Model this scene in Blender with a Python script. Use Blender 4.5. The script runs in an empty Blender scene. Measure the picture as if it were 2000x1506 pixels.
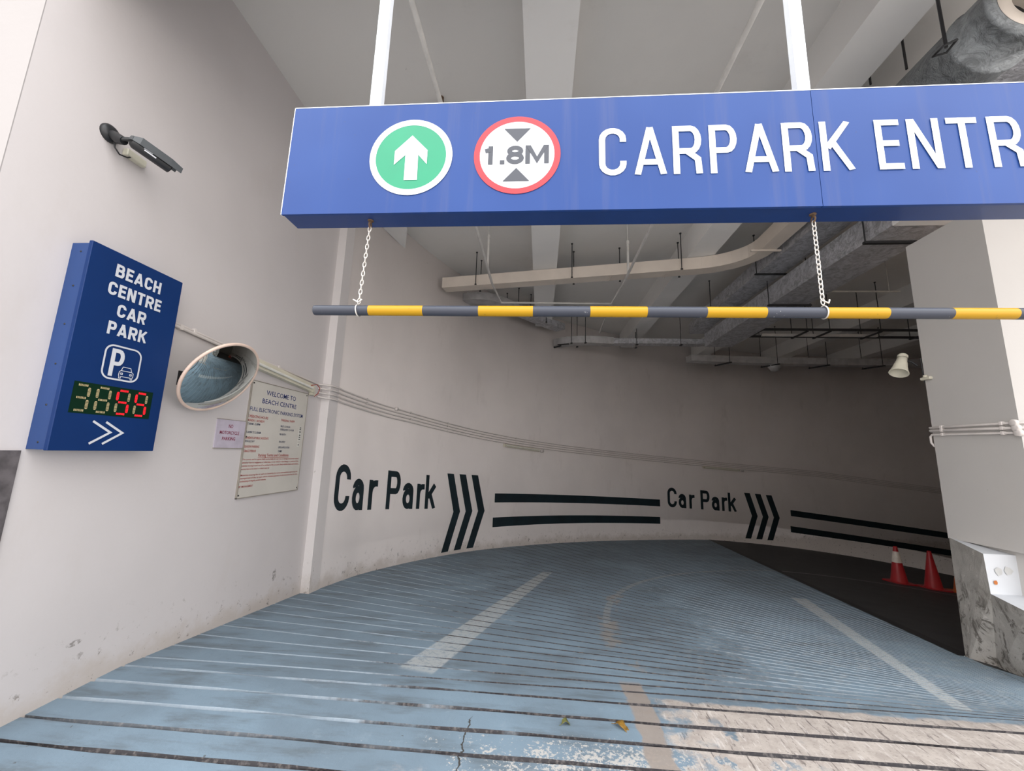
import bpy, math, random
from mathutils import Vector, Matrix

# ------------------------------------------------------------------ camera, sky, exposure
scene = bpy.context.scene
col = scene.collection
H = 1.605                                            # eye height above the flat apron of the ramp

cam_data = bpy.data.cameras.new('camera')
cam = bpy.data.objects.new('camera', cam_data)
col.objects.link(cam)
right = Vector((0.997, -0.017, -0.074)); up = Vector((0.070, -0.168, 0.983)); fwd = Vector((0.029, 0.986, 0.167))
YAW, PITCH, ROLL = -7.54260537e-02, 1.67471499e-01, 2.97704117e-02
fwd = Vector((math.sin(YAW)*math.cos(PITCH), math.cos(YAW)*math.cos(PITCH), math.sin(PITCH)))
r0 = Vector((math.cos(YAW), -math.sin(YAW), 0)); u0 = r0.cross(fwd)
right = r0*math.cos(ROLL) + u0*math.sin(ROLL); up = -r0*math.sin(ROLL) + u0*math.cos(ROLL)
cam.matrix_world = Matrix(((right.x, up.x, -fwd.x, 0), (right.y, up.y, -fwd.y, 0), (right.z, up.z, -fwd.z, H), (0, 0, 0, 1)))
cam_data.sensor_width = 36.0
cam_data.lens = 36.0*776.28/2000.0
cam_data.clip_start = 0.05; cam_data.clip_end = 200
scene.camera = cam

world = bpy.data.worlds.new('overcast_sky'); scene.world = world; world.use_nodes = True
wn = world.node_tree; wn.nodes.clear()
w_out = wn.nodes.new('ShaderNodeOutputWorld'); w_bg = wn.nodes.new('ShaderNodeBackground')
w_tc = wn.nodes.new('ShaderNodeTexCoord'); w_sep = wn.nodes.new('ShaderNodeSeparateXYZ'); w_ramp = wn.nodes.new('ShaderNodeValToRGB')
wn.links.new(w_tc.outputs['Generated'], w_sep.inputs[0]); wn.links.new(w_sep.outputs['Z'], w_ramp.inputs[0])
SKY = ((0.0, 0.75, (1.0, 0.955, 0.93)), (0.40, 0.80, (1.0, 0.965, 0.945)), (0.65, 1.05, (0.97, 0.98, 1.0)), (0.85, 1.2, (0.94, 0.97, 1.0)), (1.0, 1.2, (0.94, 0.97, 1.0)))
while len(w_ramp.color_ramp.elements) < len(SKY): w_ramp.color_ramp.elements.new(0.5)
for e, (p, k, c) in zip(w_ramp.color_ramp.elements, SKY): e.position = p; e.color = (c[0]*k, c[1]*k, c[2]*k, 1)
wn.links.new(w_ramp.outputs[0], w_bg.inputs['Color']); w_bg.inputs['Strength'].default_value = 3.0
wn.links.new(w_bg.outputs[0], w_out.inputs['Surface'])

vs = scene.view_settings
vs.view_transform = 'Standard'; vs.look = 'None'; vs.gamma = 1.0; vs.use_curve_mapping = False
vs.exposure = 0.45
FILL_LAMP = 30.0  # emission of the tubes added to brighten the interior

# ------------------------------------------------------------------ helpers
random.seed(7)
ORG = {}

def srgb(r, g, b):
    f = lambda c: (c/255/12.92) if c/255 <= 0.04045 else ((c/255+0.055)/1.055)**2.4
    return (f(r), f(g), f(b))

class NT:
    """small wrapper that writes a procedural material"""
    def __init__(self, name):
        self.m = bpy.data.materials.new(name); self.m.use_nodes = True
        self.t = self.m.node_tree; self.t.nodes.clear()
        self.out = self.t.nodes.new('ShaderNodeOutputMaterial'); self.b = self.t.nodes.new('ShaderNodeBsdfPrincipled')
        self.t.links.new(self.b.outputs[0], self.out.inputs[0])
        self.tc = self.t.nodes.new('ShaderNodeTexCoord').outputs['Object']
    def put(self, sock, v):
        if isinstance(v, bpy.types.NodeSocket): self.t.links.new(v, sock)
        elif isinstance(v, (tuple, list)) and len(v) == 3 and sock.type == 'RGBA': sock.default_value = (*v, 1)
        else: sock.default_value = v
    def set(self, **k):
        names = dict(color='Base Color', rough='Roughness', metal='Metallic', spec='Specular IOR Level', coat='Coat Weight', coat_rough='Coat Roughness', emit='Emission Color', emit_s='Emission Strength', normal='Normal', alpha='Alpha', trans='Transmission Weight')
        for a, v in k.items(): self.put(self.b.inputs[names[a]], v)
        return self
    def math(self, op, a, b=0.0, c=None):
        n = self.t.nodes.new('ShaderNodeMath'); n.operation = op
        self.put(n.inputs[0], a); self.put(n.inputs[1], b)
        if c is not None: self.put(n.inputs[2], c)
        return n.outputs[0]
    def xyz(self):
        n = self.t.nodes.new('ShaderNodeSeparateXYZ'); self.t.links.new(self.tc, n.inputs[0]); return n.outputs[0], n.outputs[1], n.outputs[2]
    def noise(self, scale, detail=3.0, rough=0.55, stretch=None, dist=0.0, rot=0.0):
        n = self.t.nodes.new('ShaderNodeTexNoise'); n.inputs['Scale'].default_value = scale
        n.inputs['Detail'].default_value = detail; n.inputs['Roughness'].default_value = rough; n.inputs['Distortion'].default_value = dist
        if stretch:
            mp = self.t.nodes.new('ShaderNodeMapping'); mp.inputs['Scale'].default_value = stretch; mp.inputs['Rotation'].default_value = (0, 0, rot)
            self.t.links.new(self.tc, mp.inputs['Vector']); self.t.links.new(mp.outputs[0], n.inputs['Vector'])
        else: self.t.links.new(self.tc, n.inputs['Vector'])
        return n.outputs['Fac']
    def step(self, v, a, b):
        """smooth 0..1 as v goes a..b"""
        n = self.t.nodes.new('ShaderNodeMapRange'); n.interpolation_type = 'SMOOTHSTEP'
        self.put(n.inputs['Value'], v)
        lo, hi, f0, f1 = (a, b, 0.0, 1.0) if a < b else (b, a, 1.0, 0.0)
        n.inputs['From Min'].default_value = lo; n.inputs['From Max'].default_value = hi
        n.inputs['To Min'].default_value = f0; n.inputs['To Max'].default_value = f1
        return n.outputs[0]
    def mul(self, *a):
        r = a[0]
        for k in a[1:]: r = self.math('MULTIPLY', r, k)
        return r
    def mix(self, fac, a, b):
        n = self.t.nodes.new('ShaderNodeMix'); n.data_type = 'RGBA'
        self.put(n.inputs[0], fac); self.put(n.inputs[6], a); self.put(n.inputs[7], b); return n.outputs[2]
    def bump(self, h, strength=0.3, dist=0.01):
        n = self.t.nodes.new('ShaderNodeBump'); n.inputs['Strength'].default_value = strength; n.inputs['Distance'].default_value = dist
        self.put(n.inputs['Height'], h); self.put(self.b.inputs['Normal'], n.outputs[0])

def plain(name, c, rough=0.5, metal=0.0, var=0.08, scale=8.0, coat=0.0, bump=0.0, spec=0.5):
    n = NT(name)
    d = tuple(x*(1-var*2) for x in c)
    n.set(color=n.mix(n.step(n.noise(scale), 0.3, 0.75), c, d), rough=rough, metal=metal, coat=coat, spec=spec)
    if bump: n.bump(n.noise(scale*6), bump, 0.004)
    return n.m

class MB:
    """collects shapes in world space, then links them as ONE mesh object"""
    def __init__(self): self.v = []; self.f = []; self.mi = []; self.sm = []
    def add(self, vs, fs, mi=0, smooth=False):
        o = len(self.v); self.v += [tuple(p) for p in vs]
        for f in fs: self.f.append(tuple(i+o for i in f)); self.mi.append(mi); self.sm.append(smooth)
        return self
    def box(self, a, b, mi=0, bev=0.0):
        (x0, y0, z0), (x1, y1, z1) = a, b
        if bev <= 0:
            vs = [(x0,y0,z0),(x1,y0,z0),(x1,y1,z0),(x0,y1,z0),(x0,y0,z1),(x1,y0,z1),(x1,y1,z1),(x0,y1,z1)]
            return self.add(vs, [(3,2,1,0),(4,5,6,7),(0,1,5,4),(1,2,6,5),(2,3,7,6),(3,0,4,7)], mi)
        e = bev
        ring = lambda z, i: [(x0+i+e,y0+i,z),(x1-i-e,y0+i,z),(x1-i,y0+i+e,z),(x1-i,y1-i-e,z),(x1-i-e,y1-i,z),(x0+i+e,y1-i,z),(x0+i,y1-i-e,z),(x0+i,y0+i+e,z)]
        vs = ring(z0, e*0.6) + ring(z0+e, 0) + ring(z1-e, 0) + ring(z1, e*0.6)
        fs = [tuple(range(7,-1,-1)), tuple(range(24,32))]
        for k in range(3):
            for i in range(8): j = (i+1) % 8; fs.append((k*8+i, k*8+j, k*8+8+j, k*8+8+i))
        return self.add(vs, fs, mi)
    def obox(self, c, ax, ay, az, mi=0):
        """box about c with half-vectors ax, ay, az"""
        c, ax, ay, az = Vector(c), Vector(ax), Vector(ay), Vector(az)
        vs = [c+sx*ax+sy*ay+sz*az for sz in (-1,1) for sx, sy in ((-1,-1),(1,-1),(1,1),(-1,1))]
        return self.add(vs, [(3,2,1,0),(4,5,6,7),(0,1,5,4),(1,2,6,5),(2,3,7,6),(3,0,4,7)], mi)
    def poly_prism(self, pts, z0, z1, mi=0):
        n = len(pts); vs = [(x,y,z0) for x,y in pts]+[(x,y,z1) for x,y in pts]
        return self.add(vs, [tuple(range(n-1,-1,-1)), tuple(range(n,2*n))]+[(i,(i+1)%n,n+(i+1)%n,n+i) for i in range(n)], mi)
    def tube(self, pts, r, n=10, mi=0, caps=True, smooth=True):
        P = [Vector(p) for p in pts]; R = r if isinstance(r, (list, tuple)) else [r]*len(P)
        rings = []; prev = None
        for i, p in enumerate(P):
            t = (P[min(i+1,len(P)-1)]-P[max(i-1,0)]).normalized()
            if prev is None:
                a = Vector((0,0,1)) if abs(t.z) < 0.9 else Vector((1,0,0)); nrm = (a - t*a.dot(t)).normalized()
            else: nrm = (prev - t*prev.dot(t)).normalized()
            prev = nrm; bn = t.cross(nrm)
            rings.append([p + (nrm*math.cos(2*math.pi*k/n) + bn*math.sin(2*math.pi*k/n))*R[i] for k in range(n)])
        vs = [v for rg in rings for v in rg]; fs = []
        for i in range(len(P)-1):
            for k in range(n): j = (k+1) % n; fs.append((i*n+k, i*n+j, i*n+n+j, i*n+n+k))
        self.add(vs, fs, mi, smooth)
        if caps:
            m = len(P)-1; self.add(rings[0], [tuple(range(n-1,-1,-1))], mi); self.add(rings[m], [tuple(range(n))], mi)
        return self
    def lathe(self, o, axis, prof, n=32, mi=0, smooth=True):
        """prof: (radius, height) along axis from o"""
        o = Vector(o); ax = Vector(axis).normalized(); a = Vector((0,0,1)) if abs(ax.z) < 0.9 else Vector((1,0,0))
        u = (a-ax*a.dot(ax)).normalized(); w = ax.cross(u); vs = []; fs = []
        for r, h in prof:
            for k in range(n): t = 2*math.pi*k/n; vs.append(o+ax*h+(u*math.cos(t)+w*math.sin(t))*r)
        for i in range(len(prof)-1):
            for k in range(n): j = (k+1) % n; fs.append((i*n+k, i*n+j, i*n+n+j, i*n+n+k))
        return self.add(vs, fs, mi, smooth)
    def torus(self, o, axis, R, r, n=28, m=8, mi=0, sx=1.0, u=None):
        o = Vector(o); ax = Vector(axis).normalized(); a = Vector(u) if u else (Vector((0,0,1)) if abs(ax.z) < 0.9 else Vector((1,0,0)))
        u = (a-ax*a.dot(ax)).normalized(); w = ax.cross(u); vs = []; fs = []
        for i in range(n):
            t = 2*math.pi*i/n; c = o+(u*math.cos(t)*sx+w*math.sin(t))*R; d = (u*math.cos(t)+w*math.sin(t))
            for k in range(m): q = 2*math.pi*k/m; vs.append(c+d*(r*math.cos(q))+ax*(r*math.sin(q)))
        for i in range(n):
            for k in range(m): i2=(i+1)%n; k2=(k+1)%m; fs.append((i*m+k, i2*m+k, i2*m+k2, i*m+k2))
        return self.add(vs, fs, mi, True)
    def sweep_rect(self, path, w, z0, z1, mi=0):
        """rectangular duct of width w along an xy path (z0..z1 may be lists)"""
        P = [Vector((p[0],p[1])) for p in path]; n = len(P); vs = []; fs = []
        for i, p in enumerate(P):
            d0 = (p-P[i-1]).normalized() if i else (P[1]-p).normalized(); d1 = (P[i+1]-p).normalized() if i < n-1 else d0
            t = (d0+d1).normalized(); nn = Vector((-t.y,t.x)); k = min(1.6, 1.0/max(0.3, nn.dot(Vector((-d0.y,d0.x)))))
            a = p+nn*(w/2*k); b = p-nn*(w/2*k)
            vs += [(a.x,a.y,z0),(b.x,b.y,z0),(b.x,b.y,z1),(a.x,a.y,z1)]
        for i in range(n-1):
            for k in range(4): j=(k+1)%4; fs.append((i*4+k, i*4+j, i*4+4+j, i*4+4+k))
        fs += [(0,1,2,3), tuple((n-1)*4+k for k in (3,2,1,0))]
        return self.add(vs, fs, mi)
    def build(self, name, mats, parent=None, origin=None, smooth=None):
        me = bpy.data.meshes.new(name)
        if parent is not None: o3 = Vector(ORG[parent.name])
        else: o3 = Vector(origin) if origin else Vector((0,0,0))
        me.from_pydata([tuple(Vector(v)-o3) for v in self.v], [], self.f)
        for m in (mats if isinstance(mats, (list,tuple)) else [mats]): me.materials.append(m)
        for p, i, s in zip(me.polygons, self.mi, self.sm): p.material_index = i; p.use_smooth = s if smooth is None else smooth
        me.validate(); me.update()
        o = bpy.data.objects.new(name, me); col.objects.link(o)
        if parent is not None: o.parent = parent
        else: o.location = o3
        ORG[o.name] = tuple(o3)
        return o

def tag(o, label, cat, group=None):
    o['label'] = label; o['category'] = cat
    if group: o['group'] = group
    return o
def thing(name, label, cat, loc, group=None):
    o = bpy.data.objects.new(name, None); col.objects.link(o); o.location = loc; o.empty_display_size = 0.1
    ORG[o.name] = tuple(loc); return tag(o, label, cat, group)
def struct(o): o['kind'] = 'structure'; return o
def copy_tree(src, loc, label=None):
    r = src.copy(); col.objects.link(r); r.location = loc
    if label: r['label'] = label
    for ch in list(src.children):
        c = ch.copy(); col.objects.link(c); c.parent = r
        for g in list(ch.children): d = g.copy(); col.objects.link(d); d.parent = c
    ORG[r.name] = tuple(loc); return r
def part_label(o, s): o['label'] = s; return o

# ---- lettering: stroke glyphs (centre lines in a box of width w, height 1) --------------------------
def arc(cx, cy, rx, ry, a0, a1, n=9):
    return [(cx+rx*math.cos(math.radians(a0+(a1-a0)*i/n)), cy+ry*math.sin(math.radians(a0+(a1-a0)*i/n))) for i in range(n+1)]
def glyph(ch, w, t):
    h = t/2; l, r, b, T = h, w-h, h, 1-h; rx = (r-l)/2; ry = rx*0.95; m = (l+r)/2
    if ch == 'C': return [[(r,min(0.70,T-ry-0.03)),(r,T-ry)]+arc(m,T-ry,rx,ry,0,180)+[(l,b+ry)]+arc(m,b+ry,rx,ry,180,360)+[(r,max(0.30,b+ry+0.03))]]
    if ch == 'A': return [[(h*0.9,0),(m,1.0-h*0.1)],[(w-h*0.9,0),(m,1.0-h*0.1)],[(w*0.23,0.26),(w*0.77,0.26)]]
    if ch in 'PR':
        k = 0.47; q = (T-k)/2
        g = [[(l,0),(l,1)],[(l,T),(m,T)]+arc(r-q*0.55,T-q,q*0.55,q,90,-90,8)+[(l,k)]]
        if ch == 'R': g.append([(m-t*0.1,k),(r-t*0.15,0.30),(r,0)] if t < 0.15 else [(m,k),(r,0)])
        return g
    if ch == 'K': return [[(l,0),(l,1)],[(w-h*1.1,1),(l+t*0.4,0.46)],[(l+(w-l)*0.30,0.56),(w-h,0)]]
    if ch == 'E': return [[(l,0),(l,1)],[(0,T),(w,T)],[(l,0.52),(w*0.92,0.52)],[(0,b),(w,b)]]
    if ch == 'N': return [[(l,0),(l,1)],[(r,0),(r,1)],[(l+h*0.2,1),(r-h*0.2,0)]]
    if ch == 'T': return [[(0,T),(w,T)],[(m,0),(m,1)]]
    if ch == 'H': return [[(l,0),(l,1)],[(r,0),(r,1)],[(l,0.51),(r,0.51)]]
    if ch == 'B':
        q = (T-0.52)/2; p = (0.52-b)/2
        return [[(l,0),(l,1)],[(0,T),(m,T)]+arc(r-t*0.15-q*0.6,T-q,q*0.6,q,90,-90,7)+[(l,0.52)],[(l,0.52),(m,0.52)]+arc(r-p*0.6,b+p,p*0.6,p,90,-90,7)+[(0,b)]]
    if ch == 'M': return [[(l,0),(l,1)],[(r,0),(r,1)],[(l+h*0.3,1),(m,0.12),(r-h*0.3,1)]]
    if ch == '1': return [[(r-h,0),(r-h,1)],[(0,0.74),(r-h,0.80)]]
    if ch == '.': return [[(h,0),(h,t)]]
    if ch == '8':
        q = (T-0.53)/2; p = (0.53-b)/2
        return [arc(m,T-q,rx*0.88,q,0,360,20), arc(m,b+p,rx,p,0,360,20)]
    x = 0.72
    if ch == 'a':
        xt = x-h; p = 0.20
        return [[(l+0.01,x-0.21)]+arc(m,xt-0.15,rx,0.15,165,0,8)+[(r,0)], arc(m,b+p,rx,p,0,360,18)]
    if ch == 'r': return [[(l,0),(l,x)],[(l,x-0.30)]+arc(r,x-0.30,r-l,0.30-h,180,90,6)+[(w,x-h)]]
    if ch == 'k': return [[(l,0),(l,1)],[(w-h*0.8,x),(l+t*0.3,0.34)],[(l+(w-l)*0.30,0.46),(w-h*0.9,0)]]
    return []
def ribbon(pts, t):
    P = []
    for p in pts:
        if not P or (Vector(p)-P[-1]).length > 1e-4: P.append(Vector(p))
    n = len(P); closed = (P[0]-P[-1]).length < 1e-6
    L, R = [], []
    for i, p in enumerate(P):
        if closed: a = P[i-1] if i else P[-2]; c = P[i+1] if i < n-1 else P[1]
        else: a = P[i-1] if i else None; c = P[i+1] if i < n-1 else None
        d0 = (p-a).normalized() if a is not None else (c-p).normalized(); d1 = (c-p).normalized() if c is not None else d0
        q = (d0+d1)
        q = q.normalized() if q.length > 1e-6 else d0
        nn = Vector((-q.y,q.x)); k = 1/max(0.45, nn.dot(Vector((-d0.y,d0.x))))
        L.append(p+nn*(t/2*k)); R.append(p-nn*(t/2*k))
    vs = []; fs = []
    for a, b in zip(L, R): vs += [tuple(a), tuple(b)]
    for i in range(n-1): fs.append((2*i, 2*i+1, 2*i+3, 2*i+2))
    return vs, fs
def stroke_text(items, place):
    """items: (char, u0, v0, width, height, stroke); place(u,v)->world"""
    mb = MB()
    o = Vector(place(0,0)); nrm = (Vector(place(0,1))-o).cross(Vector(place(1,0))-o).normalized()
    if nrm.y > 0.5 or nrm.x < -0.5: nrm = -nrm
    for ch, u0, v0, w, h, t in items:
        for k, pl in enumerate(glyph(ch, w/h, t/h)):
            vs, fs = ribbon(pl, t/h)
            if ch in 'AKkNMR1': vs = [(x, min(max(y,0),1)) for x, y in vs]
            mb.add([Vector(place(u0+x*h, v0+y*h))+nrm*(.0005*k) for x, y in vs], fs)
    return mb
def row(text, uc, v0, h, widths, gap, t, left=None):
    tot = sum(widths[c] if c != ' ' else widths[' '] for c in text)+gap*(len(text)-1)
    u = (uc-tot/2) if left is None else left; out = []
    for c in text:
        if c != ' ': out.append((c, u, v0, widths[c], h, t))
        u += widths[c]+gap
    return out
_txt = {}
def font_text(body, bold=0.0):
    """built-in font text as flat 2D mesh"""
    cu = bpy.data.curves.new('lettering_curve', 'FONT'); cu.body = body; cu.size = 1; cu.resolution_u = 2; cu.offset = bold; cu.fill_mode = 'FRONT'
    ob = bpy.data.objects.new('lettering_curve', cu); col.objects.link(ob)
    dg = bpy.context.evaluated_depsgraph_get(); me = ob.evaluated_get(dg).to_mesh()
    vs = [(v.co.x, v.co.y) for v in me.vertices]; fs = [tuple(p.vertices) for p in me.polygons]
    ob.evaluated_get(dg).to_mesh_clear(); bpy.data.objects.remove(ob); bpy.data.curves.remove(cu)
    return vs, fs
def fit_text(mb, body, u0, u1, v0, h, place, bold=0.0, mi=0):
    """text from u0 to u1, base line v0, cap height h"""
    vs, fs = font_text(body, bold)
    x0 = min(v[0] for v in vs); x1 = max(v[0] for v in vs); k = h/0.72
    mb.add([place(u0+(x-x0)/(x1-x0)*(u1-u0), v0+y*k) for x, y in vs], fs, mi)

# ------------------------------------------------------------------ materials
def wall_paint(name, base, dirt, low=True, rough=0.75):
    n = NT(name); x, y, z = n.xyz()
    big = n.noise(0.6, 4); c = n.mix(n.step(big, 0.35, 0.7), base, tuple(v*0.93 for v in base))
    st = n.mul(n.step(n.noise(1.7, 6, 0.7, (1,1,0.35)), 0.56, 0.74), 0.22); c = n.mix(st, c, dirt)
    sc = n.mul(n.step(n.noise(5.5, 5, 0.65), 0.70, 0.74), n.step(n.noise(0.9, 2), 0.5, 0.62), 0.45); c = n.mix(sc, c, (0.25,0.23,0.21))
    if low:
        fl = n.math('MULTIPLY', n.math('MAXIMUM', n.math('SUBTRACT', y, 2.95), 0.0), -0.095)
        hh = n.math('ADD', n.math('SUBTRACT', z, fl), n.math('MULTIPLY', n.math('SUBTRACT', n.noise(3.2, 6, 0.7), 0.5), 0.55))
        c = n.mix(n.mul(n.step(hh, 0.20, 0.0), 0.42), c, (0.40,0.33,0.26))
        ch = n.mul(n.step(n.noise(13, 6, 0.75, (1,1,1.0)), 0.585, 0.65), n.step(hh, 0.48, 0.05), 0.75); c = n.mix(ch, c, (0.16,0.14,0.12))
    if low:
        for cy, cz, ry, rz in ((4.62,.155,.035,.075),(2.62,.30,.05,.02)):
            ey = n.math('DIVIDE', n.math('SUBTRACT', y, cy), ry); ez = n.math('DIVIDE', n.math('SUBTRACT', z, cz), rz)
            e = n.math('ADD', n.math('MULTIPLY', ey, ey), n.math('MULTIPLY', ez, ez))
            c = n.mix(n.mul(n.step(e, 1.0, 0.5), n.step(n.noise(45, 3), 0.40, 0.55), n.step(x, -2.7, -2.9), 0.75), c, (0.17,0.155,0.14))
    n.set(color=c, rough=rough, spec=0.3); n.bump(n.noise(22, 5), 0.18, 0.006); return n.m

M = {}
M['wall'] = wall_paint('painted_plaster', (0.575,0.54,0.535), (0.50,0.45,0.42))
M['wall_in'] = wall_paint('painted_plaster_inner', (0.86,0.80,0.775), (0.50,0.45,0.42))
M['facade'] = wall_paint('rough_facade_plaster', (0.33,0.31,0.305), (0.26,0.235,0.225), low=False)
M['pier'] = wall_paint('pier_paint', (0.49,0.47,0.45), (0.48,0.44,0.40), low=False)
M['ceiling'] = wall_paint('ceiling_paint', (0.74,0.72,0.69), (0.50,0.47,0.43), low=False)
M['beam'] = wall_paint('beam_paint', (0.80,0.785,0.765), (0.55,0.52,0.48), low=False)
M['pilaster'] = wall_paint('pilaster_paint', (0.66,0.625,0.615), (0.5,0.45,0.4))

def dash(n, x, y, a, b, hw0, hw1):
    ax, ay = a; dx, dy = b[0]-ax, b[1]-ay; L = math.hypot(dx, dy); dx /= L; dy /= L
    px = n.math('SUBTRACT', x, ax); py = n.math('SUBTRACT', y, ay)
    t = n.math('ADD', n.math('MULTIPLY', px, dx), n.math('MULTIPLY', py, dy))
    q = n.math('ABSOLUTE', n.math('SUBTRACT', n.math('MULTIPLY', px, dy), n.math('MULTIPLY', py, dx)))
    hw = n.math('ADD', hw0, n.math('MULTIPLY', t, (hw1-hw0)/L))
    edge = n.step(n.math('SUBTRACT', hw, q), -0.012, 0.012)
    return n.mul(edge, n.step(t, -0.03, 0.05), n.step(t, L+0.02, L-0.02))

def floor_mats():
    n = NT('worn_blue_ramp_paint'); x, y, z = n.xyz()
    lo = n.noise(1.1, 4); md = n.noise(7, 5, 0.65); hi = n.noise(48, 4, 0.7); vhi = n.noise(150, 2)
    streak = n.noise(3.0, 5, 0.65, (0.5, 2.2, 1))
    blue = n.mix(n.step(lo, 0.35, 0.68), (0.195,0.268,0.332), (0.150,0.200,0.245))
    blue = n.mix(n.mul(n.step(streak, 0.46, 0.72), 0.75), blue, (0.105,0.125,0.14))
    blue = n.mix(n.mul(n.step(md, 0.58, 0.72), 0.25), blue, (0.27,0.33,0.38))
    blue = n.mix(n.mul(n.step(n.noise(22, 6, 0.75), 0.60, 0.72), 0.35), blue, (0.10,0.12,0.135))
    # traffic wear towards the inner side of the curve
    wear = n.mul(n.step(x, 0.6, 2.0), n.step(y, 6.5, 4.0), n.step(n.noise(14, 5, 0.7), 0.50, 0.66), 0.40)
    blue = n.mix(wear, blue, (0.40,0.41,0.41))
    # paler paint worn to speckle near the street
    dens = n.mul(n.step(n.math('ADD', x, n.math('MULTIPLY', lo, 0.8)), -1.3, 0.7), n.step(n.math('ADD', y, n.math('MULTIPLY', md, 0.25)), 3.10, 2.55))
    thr = n.math('SUBTRACT', 0.76, n.math('MULTIPLY', dens, 0.27))
    spk = n.step(n.math('SUBTRACT', n.math('ADD', n.math('MULTIPLY', hi, 0.6), n.math('MULTIPLY', md, 0.4)), thr), -0.015, 0.03)
    pale = n.mix(vhi, (0.42,0.395,0.36), (0.58,0.55,0.52))
    c = n.mix(n.mul(spk, 0.85), blue, pale)
    # bare concrete, right of the centre strip and nearest the street
    conc = n.mix(n.step(n.noise(11, 6, 0.7), 0.35, 0.68), (0.475,0.425,0.385), (0.36,0.315,0.285))
    conc = n.mix(n.mul(n.step(n.noise(55, 4, 0.7), 0.56, 0.66), 0.55), conc, (0.20,0.17,0.16))
    scr = n.noise(13, 4, 0.65, (2.8, 0.55, 1), 0.3, -0.6); conc = n.mix(n.mul(n.step(scr, 0.56, 0.64), 0.6), conc, (0.62,0.58,0.55)); sc2 = n.noise(10, 5, 0.7, (3.6, 0.6, 1), 0.4, -0.75); conc = n.mix(n.mul(n.step(sc2, 0.585, 0.63), 0.8), conc, (0.12,0.10,0.095))
    bx = n.math('ADD', x, n.math('MULTIPLY', n.math('SUBTRACT', md, 0.5), 1.0)); by = n.math('ADD', y, n.math('MULTIPLY', n.math('SUBTRACT', n.noise(2.4, 5, 0.6), 0.5), 0.22))
    bare = n.mul(n.step(bx, 0.72, 0.98), n.step(by, 3.10, 3.06)); bare = n.mul(bare, n.math('SUBTRACT', 1.0, n.mul(n.step(n.noise(5, 4), 0.60, 0.66), n.step(x, 1.7, 1.2), n.step(y, 2.95, 2.8))))
    c = n.mix(bare, c, conc)
    # bottom edge: pinkish bare concrete showing across the lane
    bot = n.mul(n.step(n.math('ADD', y, n.math('MULTIPLY', md, 0.3)), 2.48, 2.38), n.step(x, -0.9, -0.5), n.step(n.noise(4, 5, 0.65), 0.48, 0.56))
    c = n.mix(n.mul(bot, 0.8), c, (0.52,0.44,0.39))
    # narrow trench patch down the middle of the apron
    q = n.math('ABSOLUTE', n.math('SUBTRACT', n.math('ADD', x, n.math('MULTIPLY', n.math('SUBTRACT', n.noise(5, 3), 0.5), 0.10)), 0.68))
    trench = n.mul(n.step(q, 0.085, 0.065), n.step(y, 3.34, 3.26)); c = n.mix(n.mul(trench, 0.9), c, n.mix(md, (0.335,0.285,0.245), (0.24,0.20,0.175)))
    # faded centre line on an arc
    dx = n.math('SUBTRACT', x, 5.5); dy = n.math('SUBTRACT', y, 4.2)
    rr = n.math('SQRT', n.math('ADD', n.math('MULTIPLY', dx, dx), n.math('MULTIPLY', dy, dy))); dr = n.math('ABSOLUTE', n.math('SUBTRACT', rr, 4.78))
    ln = n.mul(n.step(dr, 0.05, 0.03), n.step(y, 4.3, 4.8), n.step(x, 7.5, 6.0), n.step(n.noise(9, 4), 0.30, 0.5), 0.5); c = n.mix(ln, c, (0.36,0.36,0.35))
    ptch = n.mul(n.step(dr, 0.14, 0.07), n.step(y, 3.35, 3.6), n.step(y, 6.6, 6.2), n.step(n.noise(3.4, 6, 0.7), 0.52, 0.58)); c = n.mix(n.mul(ptch, 0.65), c, (0.27,0.235,0.20))
    # two worn lane dashes
    wornn = n.step(n.noise(30, 4, 0.7), 0.36, 0.52)
    for a, b, h0, h1, k in (((-0.91,3.24),(0.16,7.5),0.145,0.085,0.62), ((2.90,3.24),(3.77,6.48),0.055,0.10,0.75)):
        c = n.mix(n.mul(dash(n, x, y, a, b, h0, h1), n.math('ADD', n.math('MULTIPLY', wornn, 0.6), 0.4), k), c, (0.50,0.51,0.50))
    # crack across three slabs
    cq = n.math('ABSOLUTE', n.math('ADD', n.math('ADD', x, 0.40), n.math('MULTIPLY', n.math('SUBTRACT', n.noise(14, 3), 0.5), 0.07)))
    c = n.mix(n.mul(n.step(cq, 0.006, 0.003), n.step(y, 2.75, 2.68)), c, (0.05,0.045,0.04))
    # small dark tar spots
    c = n.mix(n.mul(n.step(n.noise(26, 2), 0.745, 0.765), 0.7), c, (0.07,0.065,0.06))
    n.set(color=c, rough=n.math('ADD', 0.48, n.math('MULTIPLY', md, 0.3)), spec=0.35); n.bump(n.math('ADD', hi, md), 0.28, 0.006)
    g = NT('ramp_groove'); x, y, z = g.xyz()
    nb = g.noise(2.2, 5, 0.65, (1.2,1,1)); nf = g.noise(45, 3)
    dark = g.mix(g.step(nf, 0.45, 0.75), (0.028,0.025,0.028), (0.12,0.105,0.10)); pale = g.mix(nf, (0.20,0.26,0.31), (0.32,0.36,0.40))
    lf = g.step(g.math('ADD', x, g.math('MULTIPLY', nb, 4.0)), 1.6, 0.5)
    rt = g.mul(g.step(g.math('ADD', x, g.math('MULTIPLY', nb, 3.0)), 2.9, 3.6), g.step(y, 3.15, 3.5))
    keep = g.step(y, 2.35, 2.6)
    g.set(color=g.mix(g.math('MINIMUM', g.math('ADD', g.mul(lf, keep), rt), 1.0), dark, pale), rough=0.8)
    d = NT('dark_lower_ramp'); md = d.noise(3, 5, 0.65); x, y, z = d.xyz()
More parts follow.
